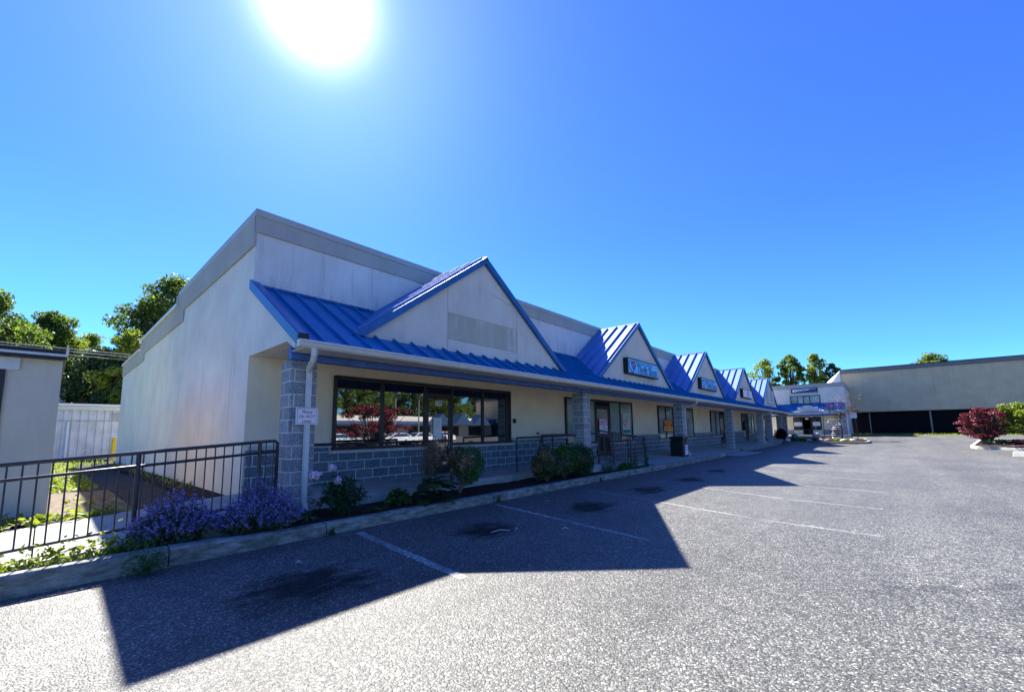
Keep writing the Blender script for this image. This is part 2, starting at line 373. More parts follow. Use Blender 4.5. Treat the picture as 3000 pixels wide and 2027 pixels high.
def text(body, loc, size, mat, parent, rotz=0., align='CENTER', name='lettering', shear=0., extr=.002, off=0., sx=1.):
    """lettering facing -Y turned by rotz about Z"""
    cu = bpy.data.curves.new(name, 'FONT'); cu.body = body; cu.size = size; cu.align_x = align; cu.align_y = 'CENTER'
    cu.extrude = extr; cu.shear = shear; cu.offset = off; cu.resolution_u = 3
    o = bpy.data.objects.new(name, cu); COL.objects.link(o)
    dg = bpy.context.evaluated_depsgraph_get(); me = bpy.data.meshes.new_from_object(o.evaluated_get(dg))
    bpy.data.objects.remove(o); me.materials.clear(); me.materials.append(mat)
    ob = bpy.data.objects.new(name, me); COL.objects.link(ob)
    ob.rotation_euler = (PI/2, 0, rotz); ob.scale = (sx, 1, 1)
    ob.location = Vector(loc)-(wloc(parent) if parent is not None else Vector((0, 0, 0)))
    if parent is not None: ob.parent = parent
    return ob
def sstep(t): t = max(0., min(1., t)); return t*t*(3-2*t)
def zg(x, y):
    """height of the parking lot: falls gently away from the kerb, rises towards the far building"""
    return .5*sstep((x-38)/15) - .035*max(0., min(4.2, 5.93-y))*(1-sstep((x-30)/15))

# ------------------------------------------------------------------ ground
def grid(xs, ys, f):
    mb = MB(); vs = [(x, y, f(x, y)) for y in ys for x in xs]; nx = len(xs)
    return mb.add(vs, [(j*nx+i, j*nx+i+1, (j+1)*nx+i+1, (j+1)*nx+i) for j in range(len(ys)-1) for i in range(nx-1)])
struct('ground', MB().poly([(-1500, -1500, -.32), (1800, -1500, -.32), (1800, 1500, -.32), (-1500, 1500, -.32)]), M['terrain'])
xs = [-60, -30, -12]+[i*1.5 for i in range(-4, 48)]+[75, 90]
ys = [-75, -40, -20, -10, -6]+[-4+i*.6 for i in range(0, 18)]+[7.4, 9.]
struct('parking_lot', grid([x for x in xs], ys, zg), M['asphalt'])
# stall lines: worn white paint, a little crooked as in the lot
def strip(x0, y0, x1, y1, wd, n=14):
    mb = MB(); d = Vector((x1-x0, y1-y0, 0)).normalized(); nn = Vector((-d.y, d.x, 0))*wd/2; vs = []
    for i in range(n+1):
        t = i/n; x = x0+(x1-x0)*t; y = y0+(y1-y0)*t; j = random.uniform(-.008, .008)
        for s_ in (-1, 1): vs.append((x+nn.x*s_+j, y+nn.y*s_, zg(x, y)+.004))
    return mb.add(vs, [(2*i, 2*i+1, 2*i+3, 2*i+2) for i in range(n)])
def line_mat(amt):
    mt, t, o = newmat('worn_line_paint'); h = T(t); p = h.pos()
    wear = h.ramp(h.noise(p, 26., 6, .75), [(.37, (0, 0, 0)), (.56, (.9, .9, .9))])
    wear2 = h.ramp(h.noise(p, 1.3, 3), [(.3, (.25, .25, .25)), (.65, (1, 1, 1))])
    a = h.pbsdf((.50, .50, .49), .75, .2); b = h.n('ShaderNodeBsdfTransparent')
    ms = h.n('ShaderNodeMixShader'); h.l(h.math('MULTIPLY', h.math('MULTIPLY', wear, wear2), amt), ms.inputs[0]); h.l(b.outputs[0], ms.inputs[1]); h.l(a, ms.inputs[2]); h.l(ms.outputs[0], o.inputs[0]); return mt
M['line'] = line_mat(.95); M['faint'] = line_mat(.48)
struct('parking_line', strip(3.1, 5.72, 2.99, 3.35, .115), M['line']); struct('parking_line', strip(5.94, 5.72, 5.7, 2.55, .105), M['line'])
for (x0, x1) in ((8.85, 8.06), (11.64, 10.67), (14.51, 13.4), (17.33, 16.18), (20.03, 18.79), (23.2, 21.9), (26.4, 25.2), (29.6, 28.4), (33., 31.8), (36.4, 35.3)):
    struct('parking_line', strip(x0, 5.72 if x0 < 22 else 5.9, x1, .1, .10), M['faint'])
struct('parking_line', strip(52.0, .2, 49.4, -.5, .14), M['line'])
struct('parking_line', strip(53.0, -3.2, 50.4, -4.0, .14), M['line'])
# pale concrete apron where the kerb drops
struct('pavement_apron', MB().poly([(23.4, 5.3, .006), (27.8, 5.2, .006), (28.2, 6.4, .012), (23.6, 6.4, .012)]), M['walk'])

# kerb, cast in lengths with open joints
def kerb_run(mb, pts, h=.15, wd=.165, gap=.020):
    for (a, b) in zip(pts[:-1], pts[1:]):
        a = Vector(a); b = Vector(b); d = (b-a).normalized(); nn = Vector((-d.y, d.x)); a2 = a+d*gap/2; b2 = b-d*gap/2
        prof = [(0, -.08), (.012, h-.028), (.035, h), (wd, h+.004), (wd, -.08)]
        def ring(p):
            e = .045*(1-sstep((p.x-1.0)/1.1)) if h > .12 and p.x < 3 else 0.
            return [(p.x+nn.x*u, p.y+nn.y*u, zg(p.x, 5.93)+z+(e if z > 0 else 0)) for u, z in prof]
        va = ring(a2); vb = ring(b2); k = len(prof)
        mb.add(va+vb, [tuple(range(k)), tuple(range(k, 2*k))[::-1]]+[(i, k+i, k+(i+1) % k, (i+1) % k) for i in range(k)])
kb = MB()
kerb_run(kb, [(-13+3.15*i, 5.90) for i in range(4)]+[(-.35, 5.88), (1.0, 5.90)]); kerb_run(kb, [(1.0, 5.90), (1.35, 5.90), (1.75, 5.91), (2.1, 5.92), (2.72, 5.93)], gap=0.); kerb_run(kb, [(2.725, 5.93), (6.1, 5.94), (9.9, 5.94), (13.2, 5.93), (16.4, 5.93), (19.6, 5.94), (22.2, 5.95)])
kerb_run(kb, [(22.2, 5.95), (23.2, 6.42)], h=.10)
kerb_run(kb, [(23.2, 6.42), (28.2, 6.36)], h=.035)
kerb_run(kb, [(28.2, 6.36), (29.2, 6.30), (33, 6.30), (37, 6.35), (41, 6.45), (43.0, 6.55)])
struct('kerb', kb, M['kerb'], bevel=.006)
# walks
wk = MB()
def slab(mb, x0, x1, y0, y1, z00, z10, z01, z11, th=.3):
    mb.hexa([(x0, y0, z00-th), (x1, y0, z10-th), (x1, y1, z11-th), (x0, y1, z01-th), (x0, y0, z00), (x1, y0, z10), (x1, y1, z11), (x0, y1, z01)])
for (a, b) in ((2.46, 5.3), (5.31, 8.2), (8.21, 11.1)): slab(wk, a, b, 7.27, 8.83, .285, .285, .33, .33)
slab(wk, 11.11, 14.6, 6.62, 8.83, .37, .175, .37, .31)
xx = 14.61
while xx < 49.9:
    x2 = min(xx+2.9, 50.0); zz = .155 if not 22.3 < xx < 28 else .07
    y0 = 6.09 if xx < 21 else 6.56
    slab(wk, xx, x2-.012, y0, 8.83, zz+zg(xx, 5.93), zz+zg(x2, 5.93), .31+zg(xx, 6)*.6, .31+zg(x2, 6)*.6); xx = x2
struct('pavement', wk, M['walk'], bevel=.008)
sd = MB()
for (a, b) in ((-13., -9.), (-9., -6.), (-6., -3.), (-3., -2.), (-2., 0.), (0., 2.44)): slab(sd, a+.006, b-.006, 6.42, 8.80, .03+.07*(max(a, -2)+2), .03+.07*(max(b, -2)+2), .06+.066*(max(a, -2)+2), .06+.066*(max(b, -2)+2))
struct('sidewalk', sd, M['walk'], bevel=.006)
# planting beds
struct('mulch_bed', grid([.9+i*.25 for i in range(55)], [6.09, 6.3, 6.55, 6.8, 7.05, 7.26], lambda x, y: .125+.03*math.sin(x*3.1+y*5)*math.sin(y*7.3)+random.uniform(-.012, .012)), M['mulch'])
struct('verge', grid([-12, -6]+[-3+i*.3 for i in range(14)], [6.06, 6.2, 6.41], lambda x, y: .06+.05*sstep((x+2)/3)+random.uniform(-.01, .02)), M['soil'])
struct('alley_ground', grid([-14, -6, -1, 0, .6, 1.2, 1.8, 2.44], [8.81, 10, 12, 14, 17, 21, 26, 34, 45, 70], lambda x, y: .19-.012*max(0, y-9)*.5+random.uniform(-.02, .02) if y < 21 else .04), M['soil'])
struct('leaf_litter_bed', grid([-5, -2, -.3, .1, .45, .8, 1.05], [8.85, 9.6, 10.4, 11.2, 12.2, 13.4], lambda x, y: .215-.006*(y-9)+random.uniform(-.01, .012)), M['litter'])
struct('wall_mulch', grid([1.95, 2.2, 2.43], [8.85, 10, 12, 14, 16, 19, 23], lambda x, y: .235-.008*(y-9)+random.uniform(-.01, .012)), M['mulch'])
struct('lawn', grid([-14, -5, -1, .3, .6, .95], [14.2, 16, 18, 21, 25, 30, 36], lambda x, y: .19-.006*(y-9)+random.uniform(0, .03)), M['grass'])

# ------------------------------------------------------------------ the plaza building
XE, YW, YP = 2.445, 8.82, 6.92
XEND = 50.2
PX = [2.52, 11.14, 19.75, 28.4, 37.15, 40.75, 45.6, 48.5]
GX = [6.93+8.64*i for i in range(5)]
GY, GZ, GB, GW = 7.04, 5.62, 3.17, 3.30
ROOF = lambda y: 2.80+.60*(y-6.38)
B = thing('plaza_building', 'long white stucco shopping plaza with blue metal gables and grey block piers', 'building', (XE, YW, 0))
# end wall with the opening under the porch roof
ew = MB()
prof = [(8.82, -.2), (8.82, 2.875), (6.95, 2.875), (6.64, 2.715), (6.60, 2.80), (8.82, 4.14), (8.82, 5.66), (15.8, 5.66), (15.8, 5.30), (23.3, 5.30), (23.3, 4.95), (29.1, 4.95), (29.1, -.2)]
ew.prism([(XE, y, z) for y, z in prof], (.2, 0, 0)); ew.build('end_wall', M['stucco'], B)
bd = MB()
bd.prism([(XE-.035, y, z) for y, z in [(8.79, 5.06), (8.79, 5.66), (15.84, 5.66), (15.84, 5.32), (23.34, 5.32), (23.34, 4.97), (29.14, 4.97), (29.14, 4.42), (22.2, 4.42), (22.2, 4.72), (15.0, 4.72), (15.0, 5.06)]], (.034, 0, 0))
bd.box(XE-.035, XEND, YW-.040, YW-.001, 5.33, 5.658); bd.build('parapet_band', M['band'], B)
cp = MB()
cp.box(XE-.038, XEND, YW-.06, YW+.2, 5.66, 5.80); cp.box(XE-.038, XE+.25, YW+.2, 15.88, 5.66, 5.80)
cp.build('parapet_cap', M['capmetal'], B, bevel=.008)
cp = MB(); cp.box(XE-.085, XE+.25, 15.84, 23.38, 5.322, 5.43); cp.box(XE-.085, XE+.25, 23.385, 29.2, 4.972, 5.07)
cp.box(XE-.075, XE-.036, 15.84, 15.88, 5.43, 5.66); cp.build('parapet_flashing', M['white'], B)
uw = MB(); uw.box(XE+.004, XEND, YW-.004, YW+.2, 2.93, 5.655); uw.build('upper_wall', M['upper_stucco'], B)
sw = MB(); sw.box(XE+.012, XEND, YW-.002, YW+.2, -.1, 2.925); sw.build('storefront_wall', M['beige'], B)
ob = MB(); ob.box(XE+.2, XEND, 9.1, 29, 4.4, 4.55); ob.box(XEND-.2, XEND, 9.02, 29, -.2, 4.4); ob.box(XE+.2, XEND, 28.9, 29.1, -.2, 4.4); ob.build('roof_light_block', M['capmetal'], B)  # unseen roof slab added only to block light, closed by end and back walls
# wainscot of grey block under and between the windows
WIN = [ # x0,x1,zbottom, mullions, (door x0,x1), glass
    (4.08, 9.78, 1.05, [5.245, 6.475, 7.355, 8.545, 9.62], (6.54, 7.30), 'glass'),
    (12.87, 18.42, .87, [15.02, 16.2, 17.18], (15.09, 16.12), 'papered'),
    (21.49, 26.93, .88, [22.5, 23.55, 24.6, 25.6], (23.6, 24.55), 'papered'),
    (30.5, 36.0, .89, [31.6, 32.6, 33.7, 34.9], (32.65, 33.65), 'papered'),
    (39.1, 43.6, .93, [41.2, 42.5], (39.9, 41.1), 'papered'),
    (46.3, 49.4, .93, [47.5, 48.5], (47.55, 48.45), 'papered')]
def wain(x0, x1, y0, z1, c0, c1, yc, zc0, zc1):
    MB().box(x0, x1, y0, YW-.003, .1, z1).build('wainscot', M['cmu_w'], B)
    MB().box(c0, c1, yc, YW-.003, zc0, zc1).build('sill', M['capstone'], B, bevel=.006)
prevx = XE+.03
for (a, b, zb, mu, dr, g) in WIN:
    wain(prevx, a-.06, YW-.075, 1.115, prevx, a-.03, YW-.115, 1.116, 1.185)
    for (u, v) in ((a-.06+.001, dr[0]-.07), (dr[1]+.07, b+.06-.001)):
        if v-u > .1: wain(u, v, YW-.078, zb-.075, u-.02, v+.02, YW-.125, zb-.074, zb-.006)
    prevx = b+.06
wain(prevx, XEND-.05, YW-.075, 1.115, prevx, XEND-.05, YW-.115, 1.116, 1.185)
ZT = 2.66
for wi, (a, b, zb, mu, dr, g) in enumerate(WIN):
    f = MB(); t = .065 if wi == 0 else .07; y0, y1 = YW-.085, YW-.003; zt_b = 2.42
    f.box(a, b, y0, y1, ZT-t, ZT); f.box(a, a+t, y0, y1, zb, ZT-t); f.box(b-t, b, y0, y1, zb, ZT-t)
    for (u, v) in ((a+t, dr[0]-.06), (dr[1]+.06, b-t)):
        if v-u > .05: f.box(u, v, y0, y1, zb, zb+t)
    for mx in mu: f.box(mx-t/2, mx+t/2, y0-.004, y1, (zb+t) if not (abs(mx-dr[0]) < .1 or abs(mx-dr[1]) < .1) else .30, ZT-t)
    fo = f.build('window_frame', M['frame'], B, bevel=.004)
    xsn = [a+t]+[v for mx in mu for v in (mx-t/2, mx+t/2)]+[b-t]
    for i in range(0, len(xsn), 2):
        u, v = xsn[i], xsn[i+1]; c = (u+v)/2
        isdoor = dr[0] < c < dr[1]
        z0_ = .34 if isdoor else zb+t
        if isdoor:
            d = MB(); zh = 2.36
            d.box(u, v, y0+.01, y1, zh, zh+.07); d.box(u, u+.075, y0+.012, y1, .33, zh); d.box(v-.075, v, y0+.012, y1, .33, zh); d.box(u+.075, v-.075, y0+.012, y1, .33, .56); d.box(u+.075, v-.075, y0+.012, y1, zh-.08, zh)
            do = d.build('door', M['frame'], B, bevel=.004)
            MB().tube([(v-.11, y0-.05, 1.0), (v-.11, y0-.05, 1.45)], .014).build('handle', M['pole'], do)
            MB().box(u+.075, v-.075, YW-.05, YW-.02, .56, zh-.08).build('pane', M['glass'], do)
            MB().box(u, v, YW-.05, YW-.02, zh+.07, ZT-t).build('transom', M['glass'], fo)
        else:
            MB().box(u, v, YW-.045, YW-.02, z0_, ZT-t).build('pane', M['glass'] if (g == 'glass' or (wi == 4 and i == 0)) else M['frost'], fo)
# soffit, ceiling, beam
so_ = MB(); so_.box(XE+.05, XEND, 6.36, 6.88, 2.705, 2.72)
so_.build('soffit', M['soffit'], B)
ce = MB(); ce.box(XE+.03, XEND, 7.05, YW-.005, 2.885, 2.92); ce.build('porch_ceiling', M['soffit'], B)
bm = MB(); bm.box(XE+.06, XEND-.5, 6.90, 7.03, 2.59, 2.70); bm.box(XE+.06, XEND-.5, 6.93, 7.03, 2.705, 2.90); bm.build('beam', M['bluebeam'], B, bevel=.006)
for i, px in enumerate(PX):
    p = MB(); b_ = .06 if i in (0,) else .12
    p.box(px, px+.405, YP, YP+.405, b_, 2.585); p.build('pier', M['cmu'], B, bevel=.012)
# shed roof with standing seams
sr = MB(); x0, x1 = XE-.045, XEND
sr.prism([(x0, 6.38, ROOF(6.38)), (x0, YW-.006, ROOF(YW-.006)), (x0, YW-.006, ROOF(YW-.006)-.06), (x0, 6.38, ROOF(6.38)-.03)], (x1-x0, 0, 0))
se = sr; k = XE+.33
def rib(mb, a, b, wd, h, n, side):
    a = Vector(a); b = Vector(b); s_ = Vector(side)*wd/2; u = Vector(n)*h
    mb.hexa([a-s_, a+s_, b+s_, b-s_, a-s_+u, a+s_+u, b+s_+u, b-s_+u])
ns = Vector((0, -.6, 1)).normalized()
while k < XEND-.1:
    inside = [gx for gx in GX if abs(k-gx) < GW]
    if inside:
        ytop = 7.04; dxx = abs(k-inside[0]); zr = GZ-(GZ-GB)/GW*dxx
        rib(se, (k, 6.375, ROOF(6.375)), (k, ytop, ROOF(ytop)), .026, .058, ns, (1, 0, 0))
        yv = 6.38+(zr-2.80)/.6
        if yv < YW-.1: pass
    inv = [gx for gx in GX if 1.83 < abs(k-gx) < GW]
    if not inside: rib(se, (k, 6.375, ROOF(6.375)), (k, YW-.02, ROOF(YW-.02)), .026, .058, ns, (1, 0, 0))
    elif inv:
        zr = GZ-(GZ-GB)/GW*abs(k-inv[0]); yv = 6.38+(zr-2.80)/.6
        if yv < YW-.05: rib(se, (k, yv+.02, ROOF(yv+.02)), (k, YW-.02, ROOF(YW-.02)), .026, .058, ns, (1, 0, 0))
    k += .408
roof = se.build('shed_roof', M['blueshed'], B)
fl = MB(); rib(fl, (XE-.0, YW-.05, ROOF(YW-.05)+.0), (XEND, YW-.05, ROOF(YW-.05)), .10, .05, ns, (0, .86, .5)); fl.build('wall_flashing', M['bluetrim'], roof)
rk = MB()
rk.prism([(XE-.055, 6.42, ROOF(6.42)+.09), (XE-.055, 8.86, ROOF(8.86)+.09), (XE-.055, 8.86, ROOF(8.86)-.10), (XE-.055, 6.42, ROOF(6.42)-.085)], (.05, 0, 0))
rib(rk, (XE+.03, 6.42, ROOF(6.42)+.02), (XE+.03, 8.80, ROOF(8.80)+.02), .12, .07, ns, (1, 0, 0)); rk.build('rake_trim', M['bluetrim'], B)
MB().box(XE-.057, XE+.10, 6.36, 6.42, ROOF(6.4)-.02, ROOF(6.4)+.10).build('rake_end_cap', M['frame'], B)
# gables
sl_ = (GZ-GB)/GW
for gi, gx in enumerate(GX):
    g = MB(); g.prism([(gx-GW, GY, GB), (gx+GW, GY, GB), (gx, GY, GZ)], (0, .15, 0)); go = g.build('gable', M['gable_stucco'], B)
    vb = (GZ-ROOF(YW-.01))/sl_
    for s_ in (-1, 1):
        q = MB(); yb = YW-.006
        A = [Vector((gx, GY-.09, GZ+.05)), Vector((gx, yb, GZ+.05)), Vector((gx+s_*vb, yb, GZ+.05-sl_*vb)), Vector((gx+s_*(GW+.04), GY-.06, GZ+.05-sl_*(GW+.04))), Vector((gx+s_*(GW+.06), GY-.09, GZ+.05-sl_*(GW+.06)))]
        q.prism(A if s_ > 0 else A[::-1], (0, 0, -.05))
        rb = q; nn = Vector((s_*sl_, 0, 1)).normalized(); y = GY+.02
        while y < YW-.1:
            xe_ = min(GW, (GZ-ROOF(y))/sl_)-.03
            rib(rb, (gx+s_*.03, y, GZ+.05-sl_*.03), (gx+s_*xe_, y, GZ+.05-sl_*xe_), .028, .068, nn, (0, 1, 0)); y += .425
        gr = rb.build('gable_roof', M['blue'], B)
        tr = MB(); ln = Vector((s_, 0, -sl_)).normalized()
        a = Vector((gx, GY-.10, GZ+.07)); b2 = Vector((gx+s_*(GW+.08), GY-.10, GZ+.07-sl_*(GW+.08)))
        tr.prism([a, b2, b2+Vector((-s_*.22, 0, -.0)), a+Vector((0, 0, -.17))] if s_ > 0 else [a+Vector((0, 0, -.17)), b2+Vector((-s_*.22, 0, 0)), b2, a], (0, .095, 0))
        tr.build('gable_trim', M['bluetrim'], B)
        vf = MB(); a = Vector((gx+s_*(GW-.0), GY-.03, ROOF(GY-.03)+.01)); b2 = Vector((gx+s_*(vb+.01), YW-.02, ROOF(YW-.02)+.01))
        rib(vf, a, b2, .20, .012, (0, -.51, .86), (1, 0, 0)); vf.build('valley_flashing', M['bluetrim'], gr)
    cp_ = MB(); cp_.prism([(gx-.09, GY-.1, GZ+.0), (gx, GY-.1, GZ+.085), (gx+.09, GY-.1, GZ+.0)], (0, YW-GY+.09, 0)); cp_.build('ridge_cap', M['bluetrim'], B)
    if gi == 0:
        MB().box(5.80, 8.14, GY-.006, GY-.001, 3.48, 4.07).build('old_sign_patch', M['sign_ghost'], go)
        j = MB()
        for (x_, zt_) in ((5.785, 4.68), (8.15, 4.75)): j.box(x_-.006, x_+.006, GY-.004, GY-.001, 3.17, zt_)
        j.box(5.80, 8.14, GY-.004, GY-.001, 4.075, 4.086); j.box(5.80, 8.14, GY-.004, GY-.001, 3.465, 3.476)
        cr = [(7.2, 4.86), (7.35, 4.80), (7.55, 4.79), (7.72, 4.72), (7.95, 4.70), (8.02, 4.64)]
        for (a, b2) in zip(cr[:-1], cr[1:]): j.add([(a[0], GY-.003, a[1]), (b2[0], GY-.003, b2[1]), (b2[0], GY-.003, b2[1]-.018), (a[0], GY-.003, a[1]-.022)], [(0, 1, 2, 3)])
        j.build('stucco_joint', M['band'], go)
# gutter and downspouts
gu = MB(); gp = [(6.37, 2.695), (6.37, 2.80), (6.245, 2.80), (6.24, 2.775), (6.262, 2.755), (6.275, 2.72), (6.31, 2.69)]
gu.prism([(XE-.07, y, z) for y, z in gp], (XEND-XE-.4, 0, 0)); gu.build('gutter', M['white'], B)
def spout(x, y, zb, kx):
    s_ = MB()
    r = [(x-.16, 6.31, 2.70), (x-.155, 6.33, 2.60), (x-.13, 6.42, 2.53), (x-.03, y-.12, 2.46), (x, y-.05, 2.38), (x, y-.05, 1.0), (x, y-.05, zb+.22), (x+kx, y-.10, zb+.12), (x+kx*1.4, y-.2, zb)]
    s_.tube(r, [.050]*7+[.05, .05], 4); return s_.build('downspout', M['white'], B, bevel=.006)
spout(2.775, 6.92, .12, .0); spout(20.22, 6.99, .17, .06); spout(37.62, 6.99, .2, .06); 
for x_ in (13.9, 19.0, 31.): MB().box(x_-.06, x_+.06, 7.1, 7.3, 2.82, 2.885).build('ceiling_lamp', M['white'], B)
MB().box(9.95, 10.04, YW-.06, YW-.003, 1.66, 1.80).build('wall_box', M['frame'], B)
MB().tube([(11.15, YW-.01, 1.33), (11.15, YW-.10, 1.33), (11.13, YW-.12, 1.27)], .022).build('spigot', M['frame'], B)

# signs on the gables
def heart(c, s_, y, rad, mat, parent, name='emblem'):
    pts = []
    for i in range(25):
        t = 2*PI*i/24; pts.append((c[0]+s_*.058*16*math.sin(t)**3, y, c[1]+s_*.058*(13*math.cos(t)-5*math.cos(2*t)-2*math.cos(3*t)-math.cos(4*t))))
    return MB().tube(pts, rad, 5).build(name, mat, parent)
def lightbox(x0, x1, z0, z1, label, face, kind):
    t = thing('shop_sign', label, 'sign', ((x0+x1)/2, GY, z0))
    MB().box(x0, x1, 6.855, GY-.002, z0, z1).build('cabinet', M['black'], t, bevel=.01)
    MB().box(x0+.05, x1-.05, 6.848, 6.8545, z0+.05, z1-.05).build('face', face, t)
    return t
t = lightbox(14.22, 17.05, 3.49, 4.10, 'pale blue thrift shop sign in a black box on the second gable', M['signblue'], 0)
text('Mission of Love - Real Hope', (15.66, 6.846, 3.975), .15, M['signink'], t, sx=.88)
text('Thrift Shop', (15.93, 6.846, 3.71), .48, M['signink'], t, off=.012, sx=.84)
heart((14.57, 3.79), .30, 6.844, .013, M['ink'], t); heart((14.67, 3.85), .17, 6.843, .012, M['red'], t)
cr = MB(); cr.box(14.66, 14.685, 6.838, 6.8455, 3.71, 3.95); cr.box(14.61, 14.74, 6.838, 6.8455, 3.84, 3.865); cr.build('cross', M['ink'], t)
t = lightbox(22.68, 25.48, 3.49, 4.10, 'pale blue thrift shop sign in a black box on the third gable', M['signblue'], 0)
text('Mission of Love - Real Hope', (24.15, 6.846, 3.975), .15, M['signink'], t, sx=.88)
text('Thrift Shop', (24.40, 6.846, 3.71), .48, M['signink'], t, off=.012, sx=.84)
heart((23.03, 3.79), .28, 6.844, .013, M['ink'], t)
t = lightbox(31.45, 34.1, 3.49, 4.10, 'white shop sign with grey lettering in a black box on the fourth gable', M['paper'], 0)
for i, (s_, z_) in enumerate((('FAMILY', 3.9), ('DENTAL', 3.73), ('CARE', 3.57))): text(s_, (32.85, 6.846, z_), .19, M['band'], t)
t = thing('shop_sign', 'raised white panel sign with grey letters on the farthest gable', 'sign', (42., GY, 3.5))
MB().box(40.5, 43.1, 6.94, GY-.002, 3.45, 4.6).build('panel', M['white'], t, bevel=.01)
for s_, z_ in (('TAX', 4.38), ('BOOKS', 4.08), ('OPEN', 3.76)): text(s_, (41.8, 6.937, z_), .33, M['band'], t)
# litter sign strapped to the first downspout
t = thing('litter_sign', 'small white sign with red letters asking people not to litter', 'sign', (2.78, 6.80, 1.5))
ls = (2.735, 6.79, 1.685)
MB().box(ls[0]-.168, ls[0]+.168, ls[1], ls[1]+.004, ls[2]-.128, ls[2]+.128).build('plate', M['paper'], t)
bdr = MB()
for (a, b2, c, d) in ((-.145, .145, .108, .112), (-.145, .145, -.112, -.108), (-.147, -.143, -.112, .112), (.143, .147, -.112, .112)): bdr.box(ls[0]+a, ls[0]+b2, ls[1]-.002, ls[1]-.0005, ls[2]+c, ls[2]+d)
bdr.build('border', M['ink'], t)
for s_, dz in (('Please', .068), ('Do NOT', -.004), ('Litter', -.078)): text(s_, (ls[0], ls[1]-.001, ls[2]+dz), (.066), M['red'], t, shear=.22, off=.0008, extr=.001)
MB().box(ls[0]-.09, ls[0]+.09, ls[1]-.001, ls[1]-.0003, ls[2]-.112, ls[2]-.107).build('underline', M['red'], t)
# notices on the glass
def sheet(name, x0, x1, z0, z1, label, cat, mat, y=YW-.062):
    o = MB().box(x0, x1, y-.003, y, z0, z1).build(name, mat); return tag(o, label, cat)
t = sheet('door_number', 6.80, 7.02, 2.10, 2.235, 'small white house number plate reading 155 at the top of the nearest door', 'number plate', M['paper'])
text('155', (6.91, YW-.0655, 2.165), .135, M['black'], t, off=.002)
t = sheet('door_notice', 6.74, 7.01, 1.22, 1.78, 'tall white paper notice taped to the nearest shop door', 'notice', M['paper'])
nl = MB()
for z_ in (1.70, 1.66, 1.62, 1.57, 1.53): nl.box(6.80, 6.95, YW-.0665, YW-.0652, z_, z_+.012)
nl.box(6.745, 7.005, YW-.0665, YW-.0652, 1.49, 1.497); nl.build('print', M['band'], t)
t = sheet('door_notice', 15.32, 15.98, 1.26, 1.62, 'white notice with blue print below the pink notice on the second door', 'notice', M['paper'])
text('CLOSED', (15.65, YW-.0655, 1.52), .10, M['ink'], t); text('NO DUMPING', (15.65, YW-.0655, 1.42), .085, M['ink'], t); text('THANKS', (15.65, YW-.0655, 1.32), .09, M['ink'], t)
t = sheet('door_notice', 15.32, 15.98, 1.64, 1.86, 'pink and white notice on the second door above the blue printed one', 'notice', plain('pink_paper', (.62, .48, .62), .7, .2))
text('NOTICE', (15.65, YW-.0655, 1.75), .13, M['red'], t)
t = sheet('window_poster', 17.42, 18.16, 1.14, 2.16, 'tall pale window poster with a red heart and a green foot', 'poster', plain('poster_paper', (.50, .56, .52), .6, .2))
heart((17.62, 1.72), .16, YW-.068, .018, M['red'], t); gp_ = MB(); gp_.box(17.42, 18.16, YW-.067, YW-.0655, 1.26, 1.40); gp_.build('green_stripe', plain('poster_green', (.03, .20, .15), .6, .2), t)
for s_, z_ in (('love', 1.98), ('hope', 1.88), ('help', 1.5)): text(s_, (17.88, YW-.0665, z_), .11, M['band'], t)
t = sheet('sale_banner', 22.1, 23.35, 1.30, 1.88, 'red and yellow sale banner hung in the window beside the black bin', 'banner', M['red'], YW-.092)
yb = MB(); yb.box(22.12, 23.33, YW-.098, YW-.0955, 1.32, 1.53); yb.build('yellow_panel', M['yellow'], t)
text('CLEARANCE', (22.72, YW-.097, 1.80), .17, M['yellow'], t, off=.004, sx=1.05); text('50% OFF', (22.72, YW-.097, 1.64), .19, M['yellow'], t, off=.005); text('ENTIRE STORE', (22.72, YW-.100, 1.43), .16, M['red'], t, off=.003, sx=.95)

# ------------------------------------------------------------------ rails
def post_foot(mb, x, y, z): mb.box(x-.055, x+.055, y-.055, y+.055, z, z+.012)
def guard(name, label, A, Bp, zt0, zt1, h_mid, zb0, zb1, posts, nb, foot0, foot1, r=.024, closed_end=True, group=None):
    """sloping guard rail with balusters between points A and Bp (xy)"""
    t = thing(name, label, 'railing', (A[0], A[1], 0), group); A = Vector(A); Bp = Vector(Bp)
    P = lambda s_, z: (A.x+(Bp.x-A.x)*s_, A.y+(Bp.y-A.y)*s_, z); L = lambda a, b, s_: a+(b-a)*s_
    path = [P(0, zt0), P(.97, L(zt0, zt1, .97)), P(.992, L(zt0, zt1, .992)-.006), P(1, zt1-.04), P(1, L(foot0, foot1, 1))]
    MB().tube(path, r, 8).build('top_rail', M['rail'], t, smooth=True)
    MB().tube([P(0, zt0-h_mid), P(1, zt1-h_mid)], r*.8, 8).build('middle_rail', M['rail'], t, smooth=True)
    MB().tube([P(0, zb0), P(1, zb1)], r*.75, 6).build('bottom_rail', M['rail'], t)
    for s_ in posts:
        p = MB(); p.tube([P(s_, L(foot0, foot1, s_)), P(s_, L(zt0, zt1, s_))], r*1.05, 8); q = P(s_, L(foot0, foot1, s_)); post_foot(p, q[0], q[1], q[2]); p.build('post', M['rail'], t)
    for i in range(nb):
        s_ = (i+.5)/nb
        MB().tube([P(s_, L(zb0, zb1, s_)), P(s_, L(zt0, zt1, s_))], .0085, 5).build('baluster', M['rail'], t)
    return t
guard('ramp_railing', 'rusty dark railing beside the sunny ramp at the near left corner', (-2.2, 6.62), (2.36, 6.88), .995, 1.315, .16, .115, .44, (.02, .335, .653, .947), 43, .035, .33)
guard('ramp_railing', 'dark railing with close balusters sloping down past the clipped bushes', (11.58, 6.72), (14.58, 6.50), 1.40, 1.13, .17, .50, .28, (.02, .30, .66), 30, .36, .18)
